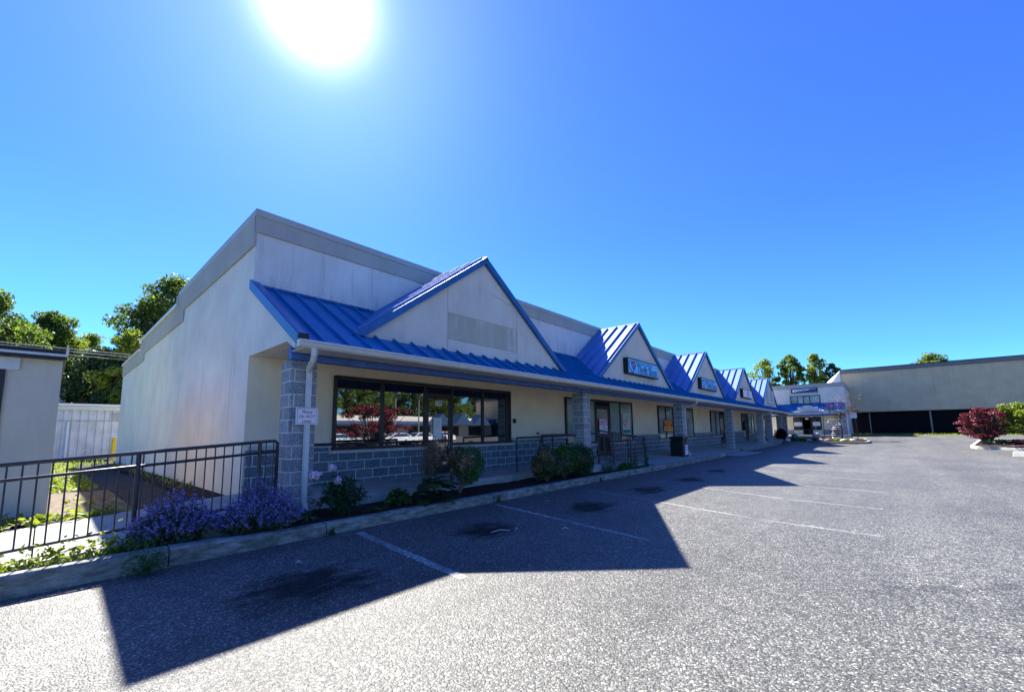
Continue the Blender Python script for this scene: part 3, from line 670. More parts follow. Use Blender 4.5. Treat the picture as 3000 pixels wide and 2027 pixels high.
def pipe_rail(label, path, posts, loop=None):
    t = thing('handrail', label, 'railing', path[0]); MB().tube(path, .029, 8).build('rail_pipe', M['rail'], t, smooth=True)
    for (x, y, z0, z1) in posts:
        p = MB(); p.tube([(x, y, z0), (x, y, z1)], .026, 8); post_foot(p, x, y, z0); p.build('post', M['rail'], t)
    return t
pipe_rail('plain pipe handrail running under the nearest shop window', [(2.93, 7.20, 1.21), (3.2, 7.55, 1.21), (6.42, 7.62, 1.215)], [(6.40, 7.62, .29, 1.215)])
pipe_rail('pipe handrail from a lone post to the second block pier', [(8.80, 7.66, 1.22), (11.05, 7.34, 1.25), (11.14, 7.22, 1.25)], [(8.80, 7.66, .285, 1.24)])
pipe_rail('short bent handrail behind the second pier by the shop wall', [(10.9, 8.45, 1.0), (10.9, 8.4, 1.26), (12.6, 8.4, 1.27)], [(10.95, 8.4, .32, 1.25), (11.5, 8.4, .32, 1.26)])
pipe_rail('looped handrail on the wall side of the second ramp', [(12.2, 7.95, 1.34), (16.4, 7.95, 1.12), (17.6, 7.95, 1.10), (17.68, 7.95, 1.05), (17.68, 7.95, .62), (17.6, 7.95, .56), (16.2, 7.95, .56)], [(16.2, 7.95, .25, 1.12), (14.2, 7.95, .3, 1.23)])

# ------------------------------------------------------------------ bin
t = thing('litter_bin', 'square black litter bin with a white label beside the third pier', 'bin', (19.1, 6.9, .17))
b_ = MB(); b_.box(18.80, 19.42, 6.62, 7.20, .17, .92); b_.build('body', M['black'], t, bevel=.03)
MB().box(18.78, 19.44, 6.60, 7.22, .925, 1.08).build('lid', M['black'], t, bevel=.04)
MB().box(18.775, 18.779, 6.72, 7.10, .955, 1.04).build('flap', M['frame'], t)
MB().box(19.04, 19.36, 6.612, 6.6185, .26, .70).build('label_sheet', M['paper'], t)
text('LITTER', (19.2, 6.611, .60), .085, M['ink'], t); text('ONLY', (19.2, 6.611, .48), .085, M['ink'], t)
MB().box(18.89, 18.97, 6.594, 6.599, .99, 1.02).build('badge', M['white'], t)
# ------------------------------------------------------------------ plants of the front bed
def twig_mb(base, n, length, spread, r=.006, lean=(0, 0), sub=3):
    mb = MB(); tips = []
    for i in range(n):
        a = random.uniform(0, 2*PI); s_ = random.uniform(.15, 1)*spread; L = length*random.uniform(.7, 1.1)
        e = Vector(base)+Vector((math.cos(a)*s_+lean[0], math.sin(a)*s_+lean[1], L*math.sqrt(max(.1, 1-(s_/max(L, .01))**2*.5))))
        mid = Vector(base).lerp(e, .5)+Vector((random.uniform(-1, 1), random.uniform(-1, 1), random.uniform(-.3, .6)))*length*.07
        mb.tube([base, mid, e], [r, r*.7, r*.3], 4, False); tips.append(e)
        for j in range(sub):
            t = random.uniform(.4, .95); p = mid.lerp(e, t); q = p+Vector((random.uniform(-1, 1), random.uniform(-1, 1), random.uniform(.0, 1)))*length*.22
            mb.tube([p, p.lerp(q, .5)+Vector((0, 0, .01)), q], [r*.5, r*.4, r*.2], 3, False); tips.append(q)
    return mb, tips
def catmint(label, c, rx, ry, hgt, n=260):
    t = thing('catmint_plant', label, 'flowering plant', c, 'violet catmint along the kerb')
    c = np.asarray(c); lp = []; fp = []; st = MB()
    for i in range(n):
        a = random.uniform(0, 2*PI); q = math.sqrt(random.random()); b0 = c+np.array([math.cos(a)*q*rx*.45, math.sin(a)*q*ry*.45, 0])
        tip = c+np.array([math.cos(a)*q*rx*1.05, math.sin(a)*q*ry*1.05, hgt*(1-.62*q**2.0)*random.uniform(.72, 1.12)])
        mid = (b0+tip)/2+np.array([0, 0, hgt*.10])
        for k in range(12):
            s_ = .10+.72*random.random(); p = (1-s_)**2*b0+2*s_*(1-s_)*mid+s_*s_*tip; lp.append(p+rng.normal(size=3)*.022)
        for k in range(15):
            s_ = .48+.52*random.random()**.8; p = (1-s_)**2*b0+2*s_*(1-s_)*mid+s_*s_*tip; fp.append(p+rng.normal(size=3)*(.013*(1.35-s_)))
        if i % 3 == 0: st.tube([b0, mid, tip], .003, 3, False)
    leaves(lp, .019, .7, .4).build('foliage', LEAF['mint'], t); leaves(fp, .0105, .8, .2).build('flower_spikes', LEAF['violet'], t); st.build('stems', LEAF['mint'], t)
    return t
catmint('largest violet catmint mound at the foot of the ramp railing', (1.12, 6.40, .12), .46, .40, .62, 330)
catmint('violet catmint mound spilling over the kerb left of the peony', (1.98, 6.34, .12), .62, .42, .50, 360)
catmint('tall loose catmint behind the railing against the block pier', (2.15, 6.72, .15), .42, .22, .66, 150)
# weeds by the kerb
def tuft(name, label, cat, c, r, n, size, mat, asp=.5, up=.6, group=None, bias=.7):
    p, d = shell_pts((c[0], c[1], c[2]), r, n, bias); p[:, 2] = np.maximum(p[:, 2], c[2]*.0+np.minimum(c[2], p[:, 2]+0)+0); p[:, 2] = np.abs(p[:, 2]-c[2])+c[2]
    return tag(leaves(p, size, asp, up, .45).build(name, mat), label, cat, group)
tuft('feathery_weed', 'feathery green weed growing out of the kerb foot below the catmint', 'weed', (.80, 5.78, .02), (.22, .16, .34), 520, .030, LEAF['fern'], .16, .9)
tuft('weed_clump', 'low green weeds at the left foot of the biggest catmint', 'weed', (.72, 6.18, .14), (.28, .14, .22), 420, .026, LEAF['fern'], .35, .7)
iv = []
for i in range(74):
    x = -1.4+i*.0285+random.uniform(-.03, .03); h_ = .11 if x < -.05 else .21
    for k in range(13): iv.append((x+random.gauss(0, .035), 6.20+random.gauss(0, .045), .14+abs(random.gauss(0, h_*.55))))
tag(leaves(iv, .026, .75, .9).build('verge_weeds', LEAF['ivy']), 'strip of sunlit yellow green weeds between kerb and ramp', 'weeds')
for (x, y, lab) in ((2.78, 5.885, 'tiny green sprout in the kerb joint below the peony'), (6.2, 5.89, 'small green weed in the kerb joint below the half dead bush'), (10.3, 5.9, 'small green weed at the kerb foot under the clipped bushes')):
    tuft('kerb_weed', lab, 'weed', (x, y, .0), (.07, .03, .12), 60, .022, LEAF['fern'], .4, .5, 'weeds in the kerb joints')
# peony
t = thing('peony', 'dark leaved peony with pink and white blooms beside the downspout', 'flowering plant', (3.2, 6.5, .14))
pl = []; pd = []; ps = MB()
for i in range(44):
    a = random.uniform(0, 2*PI); q = math.sqrt(random.random()); b0 = Vector((3.2, 6.5, .13)); tip = b0+Vector((math.cos(a)*q*.40, math.sin(a)*q*.34, .62-.42*q*q+random.uniform(-.05, .05)))
    ps.tube([b0, b0.lerp(tip, .5)+Vector((0, 0, .08)), tip], [.007, .005, .003], 4, False)
    for k in range(14):
        p = b0.lerp(tip, random.uniform(.45, 1.0))+Vector((random.gauss(0, .055), random.gauss(0, .055), random.gauss(.01, .03))); pl.append(p)
leaves(pl, .062, .30, .75, .35).build('foliage', LEAF['peony'], t); ps.build('stems', LEAF['peony'], t)
for (p, r_) in (((2.74, 6.42, .79), .070), ((2.84, 6.45, .81), .03), ((3.11, 6.46, .67), .062), ((3.07, 6.56, .88), .055)):
    c = np.asarray(p); P_, D_ = shell_pts(c, (r_, r_, r_*.85), 70 if r_ > .04 else 24, .5)
    bl = leaves(P_, r_*.48, .9, .2, .3, outward=D_*1.6); bl.build('bloom', LEAF['pink'], t)
    MB().tube([(3.2, 6.5, .15), ((c[0]+3.2)/2, (c[1]+6.5)/2, c[2]*.62), (c[0], c[1], c[2]-r_*.6)], .005, 4, False).build('flower_stalk', LEAF['fern'], t)
tuft('columbine', 'low light green columbine with rounded leaves beside the big leaved dock', 'plant', (4.33, 6.62, .15), (.24, .2, .26), 260, .045, LEAF['fern'], .75, .9)
tuft('seedling_clump', 'dark low seedlings between the downspout foot and the peony', 'plant', (2.62, 6.38, .13), (.16, .14, .20), 90, .05, LEAF['peony'], .42, .8)
tuft('creeping_weed', 'creeping dark weed on the mulch between peony and columbine', 'weed', (3.75, 6.35, .13), (.30, .14, .07), 90, .035, LEAF['dark'], .5, .9)
def bigleaf(mb, base, d, L, W, droop, n=7):
    d = Vector(d).normalized(); sd_ = Vector((-d.y, d.x, 0)).normalized(); vs = []; fs = []
    for i in range(n+1):
        s_ = i/n; wv = W*math.sin(PI*min(1, s_*.93+.07))**.7*(1+.10*math.sin(s_*19)); c = Vector(base)+Vector((d.x, d.y, 0))*L*s_+Vector((0, 0, d.z*L*s_-droop*L*s_*s_))
        vs += [c-sd_*wv+Vector((0, 0, .10*W*math.sin(s_*15)+.18*W)), c, c+sd_*wv+Vector((0, 0, .10*W*math.cos(s_*13)+.18*W))]
    for i in range(n):
        for k in (0, 1): fs.append((3*i+k, 3*i+k+1, 3*i+k+4, 3*i+k+3))
    mb.add(vs, fs)
t = thing('dock_plant', 'plant with big drooping dark green leaves hanging over the kerb', 'plant', (4.95, 6.4, .14))
dk = MB()
for i in range(24):
    a = random.uniform(0, 2*PI); rr_ = random.uniform(.0, .12)
    if i < 8: a = random.uniform(-2.5, -.5)
    z_ = random.uniform(.22, .56); bigleaf(dk, (4.76+math.cos(a)*rr_*1.6, 6.16+math.sin(a)*rr_*.6, z_), (math.cos(a), math.sin(a), random.uniform(.0, .35)), random.uniform(.26, .40), random.uniform(.09, .135), random.uniform(.25, .6))
dk.build('foliage', LEAF['dark'], t, smooth=True)
sk = MB()
for i in range(9): sk.tube([(4.76, 6.26, .12), (4.76+random.uniform(-.12, .12), 6.18+random.uniform(-.1, .1), .45)], .008, 4, False)
sk.build('stems', LEAF['fern'], t)
# shrubs
def bush(name, label, c, r, n, mats, size=.023, trunk=None, core=True, group=None):
    t = thing(name, label, 'shrub', (c[0], c[1], .13), group)
    subs = [((c[0], c[1], c[2]), (r[0]*.84, r[1]*.84, r[2]*.84))]
    for i in range(16):
        d = rng.normal(size=3); d /= np.linalg.norm(d); s_ = random.uniform(.26, .42)
        subs.append(((c[0]+d[0]*r[0]*.66, c[1]+d[1]*r[1]*.66, c[2]+d[2]*r[2]*.66), (r[0]*s_, r[1]*s_, r[2]*s_)))
    for mat, frac, sel in mats:
        use = [b for b in subs if sel is None or sel(b[0])]
        if use: crown_mb(use, int(n*frac), size, aspect=.6, up=.3).build('foliage', mat, t)
    if core: MB().blob(c, (r[0]*.62, r[1]*.62, r[2]*.62), 12, 8, .12).build('dark_core', M['bark'], t)  # solid dark blob added inside the leaves to stop see-through
    base = trunk or (c[0], c[1], .12)
    tw, tips = twig_mb(base, 12, max(.2, c[2]-base[2]+r[2]*.5), r[0]*.8, .011, (c[0]-base[0], c[1]-base[1]), 3); tw.build('branches', M['twig'], t)
    return t
bush('boxwood_bush', 'round half dead bush on a bare stem, green only on its far side', (5.98, 6.58, .74), (.45, .42, .46), 7600, [(LEAF['brown'], .34, lambda p: p[0] < 5.95), (LEAF['box'], .62, lambda p: p[0] > 5.80), (LEAF['dark'], .16, lambda p: p[0] < 6.0)], trunk=(5.66, 6.5, .13), core=False)
bush('boxwood_bush', 'clipped bush with brown scorched leaves, first of the three in a row', (8.55, 6.44, .60), (.50, .40, .48), 8200, [(LEAF['dark'], .55, None), (LEAF['brown'], .42, lambda p: p[2] > .45 and (p[0] < 8.45 or p[0] > 8.7)), (LEAF['box'], .22, None)], group='clipped bushes in the bed')
bush('boxwood_bush', 'bright green clipped bush in the middle of the row of three', (9.42, 6.50, .60), (.52, .40, .48), 7600, [(LEAF['box'], .85, None), (LEAF['dark'], .3, None)], group='clipped bushes in the bed')
bush('boxwood_bush', 'dark green clipped bush nearest the second block pier', (10.3, 6.50, .60), (.56, .40, .49), 7200, [(LEAF['dark'], .75, None), (LEAF['box'], .35, None)], group='clipped bushes in the bed')
t = thing('dead_shrub', 'bare dying shrub of grey twigs with a few brown leaves', 'shrub', (5.2, 6.75, .13))
tw, tips = twig_mb((5.05, 6.75, .13), 38, .95, .40, .006, (.06, 0), 6); tw.build('branches', M['twig'], t)
bp = []
for q in tips:
    if q.z > .72 and q.x > 5.15:
        for k in range(11): bp.append((q.x+random.gauss(0, .055), q.y+random.gauss(0, .05), q.z+random.gauss(0, .05)))
leaves(bp, .020, .6, .3).build('dead_leaves', LEAF['brown'], t)
gp2 = [(p[0]-.02, p[1], p[2]-.25) for p in bp[::4]]; leaves(gp2, .026, .6, .4).build('leaves', LEAF['dark'], t)
tuft('lavender_clump', 'dim blue green lavender clump between the bushes and the second railing', 'plant', (11.75, 6.42, .13), (.34, .22, .42), 600, .035, LEAF['mint'], .2, .9)
tuft('low_shrub', 'low spreading green shrub in front of the second railing', 'shrub', (12.6, 6.30, .13), (.55, .18, .26), 700, .032, LEAF['fern'], .55, .6)
tuft('tall_weed', 'thin tall weed growing up through the second railing', 'weed', (13.4, 6.36, .14), (.16, .10, .85), 150, .035, LEAF['fern'], .4, .4, 'tall weeds at the second railing')
tuft('tall_weed', 'wispy weed beside the end post of the second railing', 'weed', (14.2, 6.30, .14), (.15, .08, .80), 130, .034, LEAF['fern'], .4, .4, 'tall weeds at the second railing')
dbm = MB()
for (x, y, L_) in ((4.55, 4.3, .30), (5.35, 3.7, .10), (4.8, 4.2, .12), (2.0, 5.0, .08), (6.9, 5.2, .1)):
    a = random.uniform(0, 3); dbm = MB(); z_ = zg(x, y)+.012; dbm.tube([(x-math.cos(a)*L_/2, y-math.sin(a)*L_/2, z_), (x, y+.02, z_+.02), (x+math.cos(a)*L_/2, y+math.sin(a)*L_/2, z_)], [.004, .007, .004], 4)
    tag(dbm.build('fallen_twig', M['wood']), {4.55: 'longest pale twig lying on the dark oil stain', 5.35: 'pale twig lying past the oil stain in the second stall', 4.8: 'short pale twig beside the longest twig', 2.0: 'tiny twig lying in the first shaded stall', 6.9: 'tiny pale twig near the kerb below the half dead bush'}[x], 'twig', 'twigs on the asphalt')
# ------------------------------------------------------------------ alley, neighbour, shed
gcp = []
for i in range(900):
    y = 13.6+abs(random.gauss(0, 2.6)); x = random.uniform(-1.0, .98-.04*(y-12)); gcp.append((x, y, .19-.006*(y-9)+abs(random.gauss(0, .05))))
for i in range(420): gcp.append((random.uniform(-1.2, .85), random.gauss(9.0, .13), .21+abs(random.gauss(0, .05))))
for i in range(90): gcp.append((random.uniform(.3, 1.0), random.uniform(9, 12), .2+abs(random.gauss(0, .03))))
tag(leaves(gcp, .045, .7, .9).build('ground_cover', LEAF['ivy']), None, None, None, 'stuff')
gs = MB(); n = 0
for i in range(2600):
    y = random.uniform(15, 35); x = random.uniform(-3, .95 if y < 26 else 2.4); z = .19-.006*(y-9); a = random.uniform(0, PI); hh = random.uniform(.05, .16); ww = .012+.0006*y
    gs.add([(x-math.cos(a)*ww, y-math.sin(a)*ww, z), (x+math.cos(a)*ww, y+math.sin(a)*ww, z), (x+random.gauss(0, .04), y+random.gauss(0, .04), z+hh)], [(0, 1, 2)])
for i in range(230):
    x, y = 2.4-abs(random.gauss(0, .2)), random.uniform(12, 26); z = .235-.008*(y-9); a = random.uniform(0, PI); hh = random.uniform(.05, .16)
    gs.add([(x-math.cos(a)*.02, y-math.sin(a)*.02, z), (x+math.cos(a)*.02, y+math.sin(a)*.02, z), (x+random.gauss(0, .06), y+random.gauss(0, .06), z+hh)], [(0, 1, 2)])
tag(gs.build('grass', LEAF['grass']), None, None, None, 'stuff')
t = thing('low_building', 'low grey flat roofed building at the left edge behind the railing', 'building', (.1, 9.75, 0))
q = MB(); q.box(-9, .1, 9.75, 15.5, .19, 2.62); q.build('wall', M['greywall'], t)
MB().box(-9, .08, 9.78, 15.4, .0, .188).build('base', M['black'], t)
q = MB(); q.box(-9.1, .14, 9.60, 15.6, 2.622, 2.665); q.build('drip_edge', M['black'], t)
q = MB(); q.box(-9.1, .145, 9.59, 15.6, 2.667, 2.705); q.build('gutter', M['white'], t)
q = MB(); q.box(-9.1, .11, 9.62, 15.6, 2.707, 2.77); q.build('roof', M['black'], t)
q = MB(); q.box(-2.5, -.47, 9.715, 9.752, .9, 2.42); wn_ = q.build('window', M['frame'], t); MB().box(-2.42, -.53, 9.70, 9.714, .98, 2.36).build('pane', M['glass'], wn_)
MB().box(-2.6, -.34, 9.72, 9.749, 2.425, 2.615).build('lintel', M['white'], t)
t = thing('metal_shed', 'white corrugated metal shed at the end of the alley', 'shed', (1.5, 34, 0))
q = MB(); x = -10.; pts = []
while x < 7:
    pts += [(x, 34.), (x+.04, 33.94), (x+.20, 33.94), (x+.24, 34.)]; x += .33
vs = [(a, b, z) for a, b in pts for z in (-.1, 2.95)]
q.add(vs, [(2*i, 2*i+2, 2*i+3, 2*i+1) for i in range(len(pts)-1)]); q.box(-10, 7, 34.02, 40, -.1, 2.94); q.build('wall', M['metalwhite'], t)
MB().box(-10, 7, 33.84, 33.935, 2.86, 3.10).build('fascia', M['white'], t); MB().box(-10.1, 7.1, 33.7, 40, 3.11, 3.22).build('roof', M['paper'], t)
MB().box(-10, 7, 33.90, 33.935, 2.24, 2.29).build('rail', M['band'], t)
q = MB(); q.box(.76, .84, 33.80, 33.88, .05, 2.2); q.build('corner_post', M['paper'], t); MB().box(2.55, 2.95, 33.9, 33.935, 2.32, 2.75).build('vent', M['band'], t)
q = MB(); q.tube([(2.66, 33.2, -.0), (2.66, 33.2, 1.22)], .10, 10); q.blob((2.66, 33.2, 1.22), (.10, .10, .07), 10, 6); tag(q.build('bollard', M['yellow']), 'yellow steel bollard standing in front of the metal shed', 'bollard')
t = thing('far_house', 'pale house with a dark gable roof among the trees behind the low building', 'house', (-.5, 45, 0))
q = MB(); q.box(-1.7, .78, 45, 53, -.2, 5.5); q.prism([(-1.7, 45, 5.5), (.78, 45, 5.5), (-.46, 45, 6.75)], (0, 8, 0)); q.build('wall', M['metalwhite'], t)
for s_ in (-1, 1):
    q = MB(); a = (-.46, 44.4, 7.0); b_ = (-.46+s_*1.75, 44.4, 5.05); q.prism([a, b_, (b_[0], 44.4, b_[2]-.25), (a[0], 44.4, a[2]-.3)], (0, 9, 0)); q.build('roof', M['shingle'], t)
q = MB(); q.box(-.1, .45, 44.93, 44.99, 4.75, 5.65); w_ = q.build('window', M['white'], t); MB().box(-.02, .37, 44.90, 44.925, 4.83, 5.57).build('pane', M['glass'], w_)
for i, z_ in enumerate((7.18, 7.02, 6.80)):
    q = MB(); P_ = [(x, 40+i*.12, z_-.35*(1-((x-4)/19)**2)+.35) for x in np.linspace(-15, 23, 20)]; q.tube(P_, .022, 4)
    tag(q.build('power_line', M['pole']), ('top', 'middle', 'lowest')[i]+' of the overhead power lines crossing the trees on the left', 'power line', 'power lines')
q = MB(); q.box(.5, .62, 39.95, 40.3, 6.72, 7.35); tag(q.build('line_spacer', M['pole']), 'small grey spacer hanging on the overhead power lines', 'spacer')
for x in (-15, 23):
    q = MB(); q.tube([(x, 40.2, -.2), (x, 40.2, 8.6)], [.16, .12], 8); q.box(x-.06, x+.06, 39.6, 40.8, 7.0, 7.3); tag(q.build('utility_pole', M['bark']), 'wooden utility pole carrying the overhead lines '+('beyond the low building' if x < 0 else 'behind the plaza'), 'utility pole', 'utility poles')

# ------------------------------------------------------------------ trees
def tree(name, label, base, h, w_, n, size, mat, group=None, trunk_r=.25, blobs=None, seed=0, cl=.45, bare=.3):
    random.seed(seed); t = thing(name, label, 'tree', base, group); b0 = Vector(base)
    tr = MB(); top = b0+Vector((0, 0, h*.8)); tr.tube([b0, b0+Vector((w_*.03, 0, h*.3)), b0+Vector((-w_*.02, 0, h*.6)), top], [trunk_r, trunk_r*.75, trunk_r*.45, trunk_r*.12], 7)
    bl = []
    nb = blobs or 58
    for i in range(nb):
        s_ = bare+(1-bare)*(i+.5)/nb; a = i*2.4+random.uniform(-.6, .6); env = math.sin(PI*min(1., (s_-bare)/(1-bare)*.86+.14))**.75
        rr_ = w_*.5*env*random.uniform(.15, 1.05)**.7; z = h*s_*.97; c = b0+Vector((math.cos(a)*rr_, math.sin(a)*rr_, z)); k = w_*random.uniform(.06, .145)
        bl.append(((c.x, c.y, c.z), (k*1.25, k*1.25, k*.8)))
        st = b0.lerp(top, max(.15, s_*.75-.08)); tr.tube([st, st.lerp(c, .6)+Vector((0, 0, h*.02)), c], [trunk_r*.32, trunk_r*.2, trunk_r*.07], 5)
    tr.build('trunk', M['bark'], t); crown_mb(bl, int(n*2.6), size*.68, aspect=.62, up=.25).build('crown', mat, t)
    return t
GT = 'trees behind the alley'
tree('oak_tree', 'dark dense oak at the far left edge above the low building', (-3.4, 47, 0), 11.9, 6.5, 5200, .17, LEAF['oak'], GT, seed=1)
tree('oak_tree', 'rounded green oak standing left of the dip in the treeline', (-.3, 52, 0), 12.2, 5.6, 5200, .17, LEAF['oak'], GT, seed=2)
tree('maple_tree', 'thin yellowish tree in the dip of the left treeline', (2.2, 55, 0), 11.2, 4.2, 2400, .16, LEAF['lime'], GT, seed=3)
tree('maple_tree', 'bright lime green tree beside the plaza parapet', (4.0, 43, 0), 9.6, 4.4, 4600, .15, LEAF['lime'], GT, seed=4)
tree('oak_tree', 'tallest tree rising behind the stepped plaza parapet', (7.4, 50, 0), 16.6, 8.2, 8000, .18, LEAF['oak'], GT, seed=5)
tree('oak_tree', 'mid green tree filling the gap left of the tallest tree', (5.3, 48, 0), 13.2, 5.5, 5200, .16, LEAF['oak'], GT, seed=25)
tree('maple_tree', 'lime green tree low in the middle of the left treeline', (.6, 51, 0), 10.4, 4.6, 3600, .15, LEAF['lime'], GT, seed=27, bare=.15)
tree('oak_tree', 'bushy oak peeping over the roof of the low building', (-2.0, 50, 0), 10.6, 5.5, 4200, .16, LEAF['oak'], GT, seed=29, bare=.15)
tree('elm_tree', 'broad dark tree crown low behind the metal shed', (2.6, 44, 0), 8.0, 6.0, 5200, .16, LEAF['dark'], GT, seed=6, bare=.1)
tree('elm_tree', 'dark bushy tree behind the far house gable', (-1.2, 56, 0), 9.0, 7.0, 4000, .18, LEAF['dark'], GT, seed=7, bare=.08)
tree('elm_tree', 'low green tree crown over the roof of the metal shed', (4.6, 41.5, 0), 6.6, 5.0, 3600, .14, LEAF['oak'], GT, seed=8, bare=.1)
tree('elm_tree', 'leafy low tree to the left of the lime tree', (.9, 47.5, 0), 7.6, 5.0, 3600, .15, LEAF['oak'], GT, seed=19, bare=.1)
GR = 'trees behind the two storey shop'
tree('locust_tree', 'sparse pale tree, first behind the two storey shop roof', (90, 15.6, 0), 14.6, 6.2, 1100, .27, LEAF['lime'], GR, seed=9, bare=.45)
tree('locust_tree', 'dense dark tree in the middle behind the two storey shop', (90, 11.6, 0), 14.9, 5.0, 1900, .27, LEAF['oak'], GR, seed=10, bare=.45)
tree('locust_tree', 'olive green tree with the highest crown behind the two storey shop', (90, 7.9, 0), 14.6, 4.2, 1500, .26, LEAF['lime'], GR, seed=11, bare=.45)
tree('locust_tree', 'small dark tree tucked beside the corner of the big windowless store', (90, 5.6, 0), 12.6, 3.2, 900, .25, LEAF['dark'], GR, seed=12, bare=.45)
tree('locust_tree', 'flat topped tree just showing over the roof of the big store', (112, -8.2, 0), 15.2, 9.0, 1800, .28, LEAF['oak'], GR, seed=13, bare=.6)
random.seed(21)

# ------------------------------------------------------------------ two storey shop at the end
X0 = 53.
t = thing('two_storey_shop', 'two storey stucco shop with a blue skirt roof at the end of the lot', 'building', (X0, 5.5, .5))
ST = t
q = MB(); q.box(X0, 61.9, 2.48, 9.4, .3, 5.46); q.box(X0, 61.9, 2.48, 9.4, 5.461, 5.90); q.build('wall', M['stucco'], t)
MB().box(X0-.05, 61.9, 2.44, 9.4, 5.47, 5.93).build('parapet_band', M['band'], t)
q = MB(); q.box(X0-.03, X0-.001, 2.9, 8.8, 1.2, 2.62); q.build('storefront_wall', M['beige'], t)
q = MB(); q.box(X0-.07, X0-.001, 2.50, 4.48, .4, 1.15); q.box(X0-.07, X0-.001, 6.99, 8.8, .4, 1.15); q.build('wainscot', M['cmu'], t)
def xwin(y0, y1, z0, z1, mul, name, mat, par, fr=.07):
    f = MB(); f.box(X0-.07, X0-.032, y0, y1, z0, z0+fr); f.box(X0-.07, X0-.032, y0, y1, z1-fr, z1)
    for y in [y0, y1-fr]+[m_-fr/2 for m_ in mul]: f.box(X0-.072, X0-.032, y, y+fr, z0+fr, z1-fr)
    o = f.build(name, M['frame'], par); MB().box(X0-.045, X0-.033, y0+fr, y1-fr, z0+fr, z1-fr).build('pane', mat, o); return o
xwin(4.47, 7.06, 3.86, 4.72, [5.35, 5.9, 6.4], 'upper_window', M['frost'], t)
MB().box(X0-.10, X0-.001, 4.35, 7.2, 4.74, 4.79).build('window_head', M['white'], t)
xwin(5.42, 6.95, 1.13, 2.5, [6.2], 'shop_window', M['glass'], t); xwin(4.54, 5.30, 1.13, 2.5, [], 'shop_window', M['glass'], t)
xwin(5.32, 6.17, .62, 2.42, [], 'door', M['glass'], t)
q = MB(); q.prism([(X0-.001, 2.46, 3.88), (51.75, 2.46, 2.90), (51.75, 2.46, 2.86), (X0-.001, 2.46, 3.80)], (0, 6.6, 0))
y = 2.6
while y < 9.: rib(q, (51.8, y, 2.925), (X0-.02, y, 3.88), .03, .05, (-.38, 0, .92), (0, 1, 0)); y += .42
q.build('skirt_roof', M['blueshed'], t)
MB().box(51.64, 51.74, 2.40, 8.9, 2.74, 2.87).build('gutter', M['white'], t); MB().box(51.9, 52.05, 2.45, 8.9, 2.55, 2.74).build('beam', M['bluebeam'], t); MB().box(51.8, 52.9, 2.46, 8.9, 2.745, 2.76).build('soffit', M['soffit'], t)
MB().box(51.85, 52.25, 2.44, 2.84, .45, 2.545).build('pier', M['cmu'], t)
q = MB(); q.tube([(51.7, 2.5, 2.75), (51.78, 2.42, 2.5), (51.78, 2.40, .6)], .05, 4); q.build('downspout', M['white'], t)
q = MB(); q.prism([(51.80, 4.3, 2.92), (51.80, 6.9, 2.92), (51.80, 6.45, 3.16), (51.80, 4.75, 3.16)], (.5, 0, 0)); q.build('sign_base', M['gable_stucco'], t)
t = thing('shop_sign', 'blue and white banner sign above the upper window of the two storey shop', 'sign', (X0, 5.75, 5.1))
MB().box(X0-.12, X0-.055, 4.62, 6.92, 5.02, 5.50).build('frame', M['ink'], t)
q = MB(); q.box(X0-.128, X0-.121, 4.75, 6.80, 5.12, 5.41); q.build('face', M['paper'], t)
q = MB(); q.prism([(X0-.134, 4.75, 5.12), (X0-.134, 6.75, 5.12), (X0-.134, 5.9, 5.24), (X0-.134, 4.75, 5.38)], (.005, 0, 0)); q.build('blue_wave', M['bluetrim'], t)
text('VACATION', (X0-.136, 6.1, 5.27), .20, M['bluetrim'], t, rotz=-PI/2)
q = MB(); q.box(X0-.142, X0-.136, 4.85, 5.35, 5.17, 5.36); q.build('badge', M['ink'], t)
t = thing('shop_sign', 'carved white sign with an arched top on the skirt roof of the two storey shop', 'sign', (51.8, 5.5, 3.16))
MB().box(51.76, 51.82, 4.63, 6.35, 3.25, 3.49).build('board', M['paper'], t); MB().box(51.76, 51.82, 4.66, 6.3, 3.13, 3.21).build('lower_board', M['white'], t)
q = MB(); q.prism([(51.77, 5.5+.42*math.cos(a), 3.492+.16*math.sin(a)) for a in np.linspace(0, PI, 12)], (.04, 0, 0)); q.build('arch', M['gable_stucco'], t)
text('SPA & SALON', (51.755, 5.5, 3.37), .20, plain('sign_green', (.03, .12, .06), .6, .2), t, rotz=-PI/2)
for (y0, y1, lab) in ((6.21, 6.9, 'white poster in the window left of the two storey shop door'), (4.65, 5.28, 'white poster in the window right of the two storey shop door')):
    tag(MB().box(X0-.083, X0-.076, y0, y1, 1.54, 1.96).build('window_poster', M['paper']), lab, 'poster')
tag(MB().box(X0-.083, X0-.076, 5.6, 5.9, 2.22, 2.38).build('door_plate', M['paper']), 'small white plate over the door of the two storey shop', 'number plate')
q = MB(); q.box(50.3, X0, 2.2, 9., .2, .64); struct('pavement', q, M['walk'])

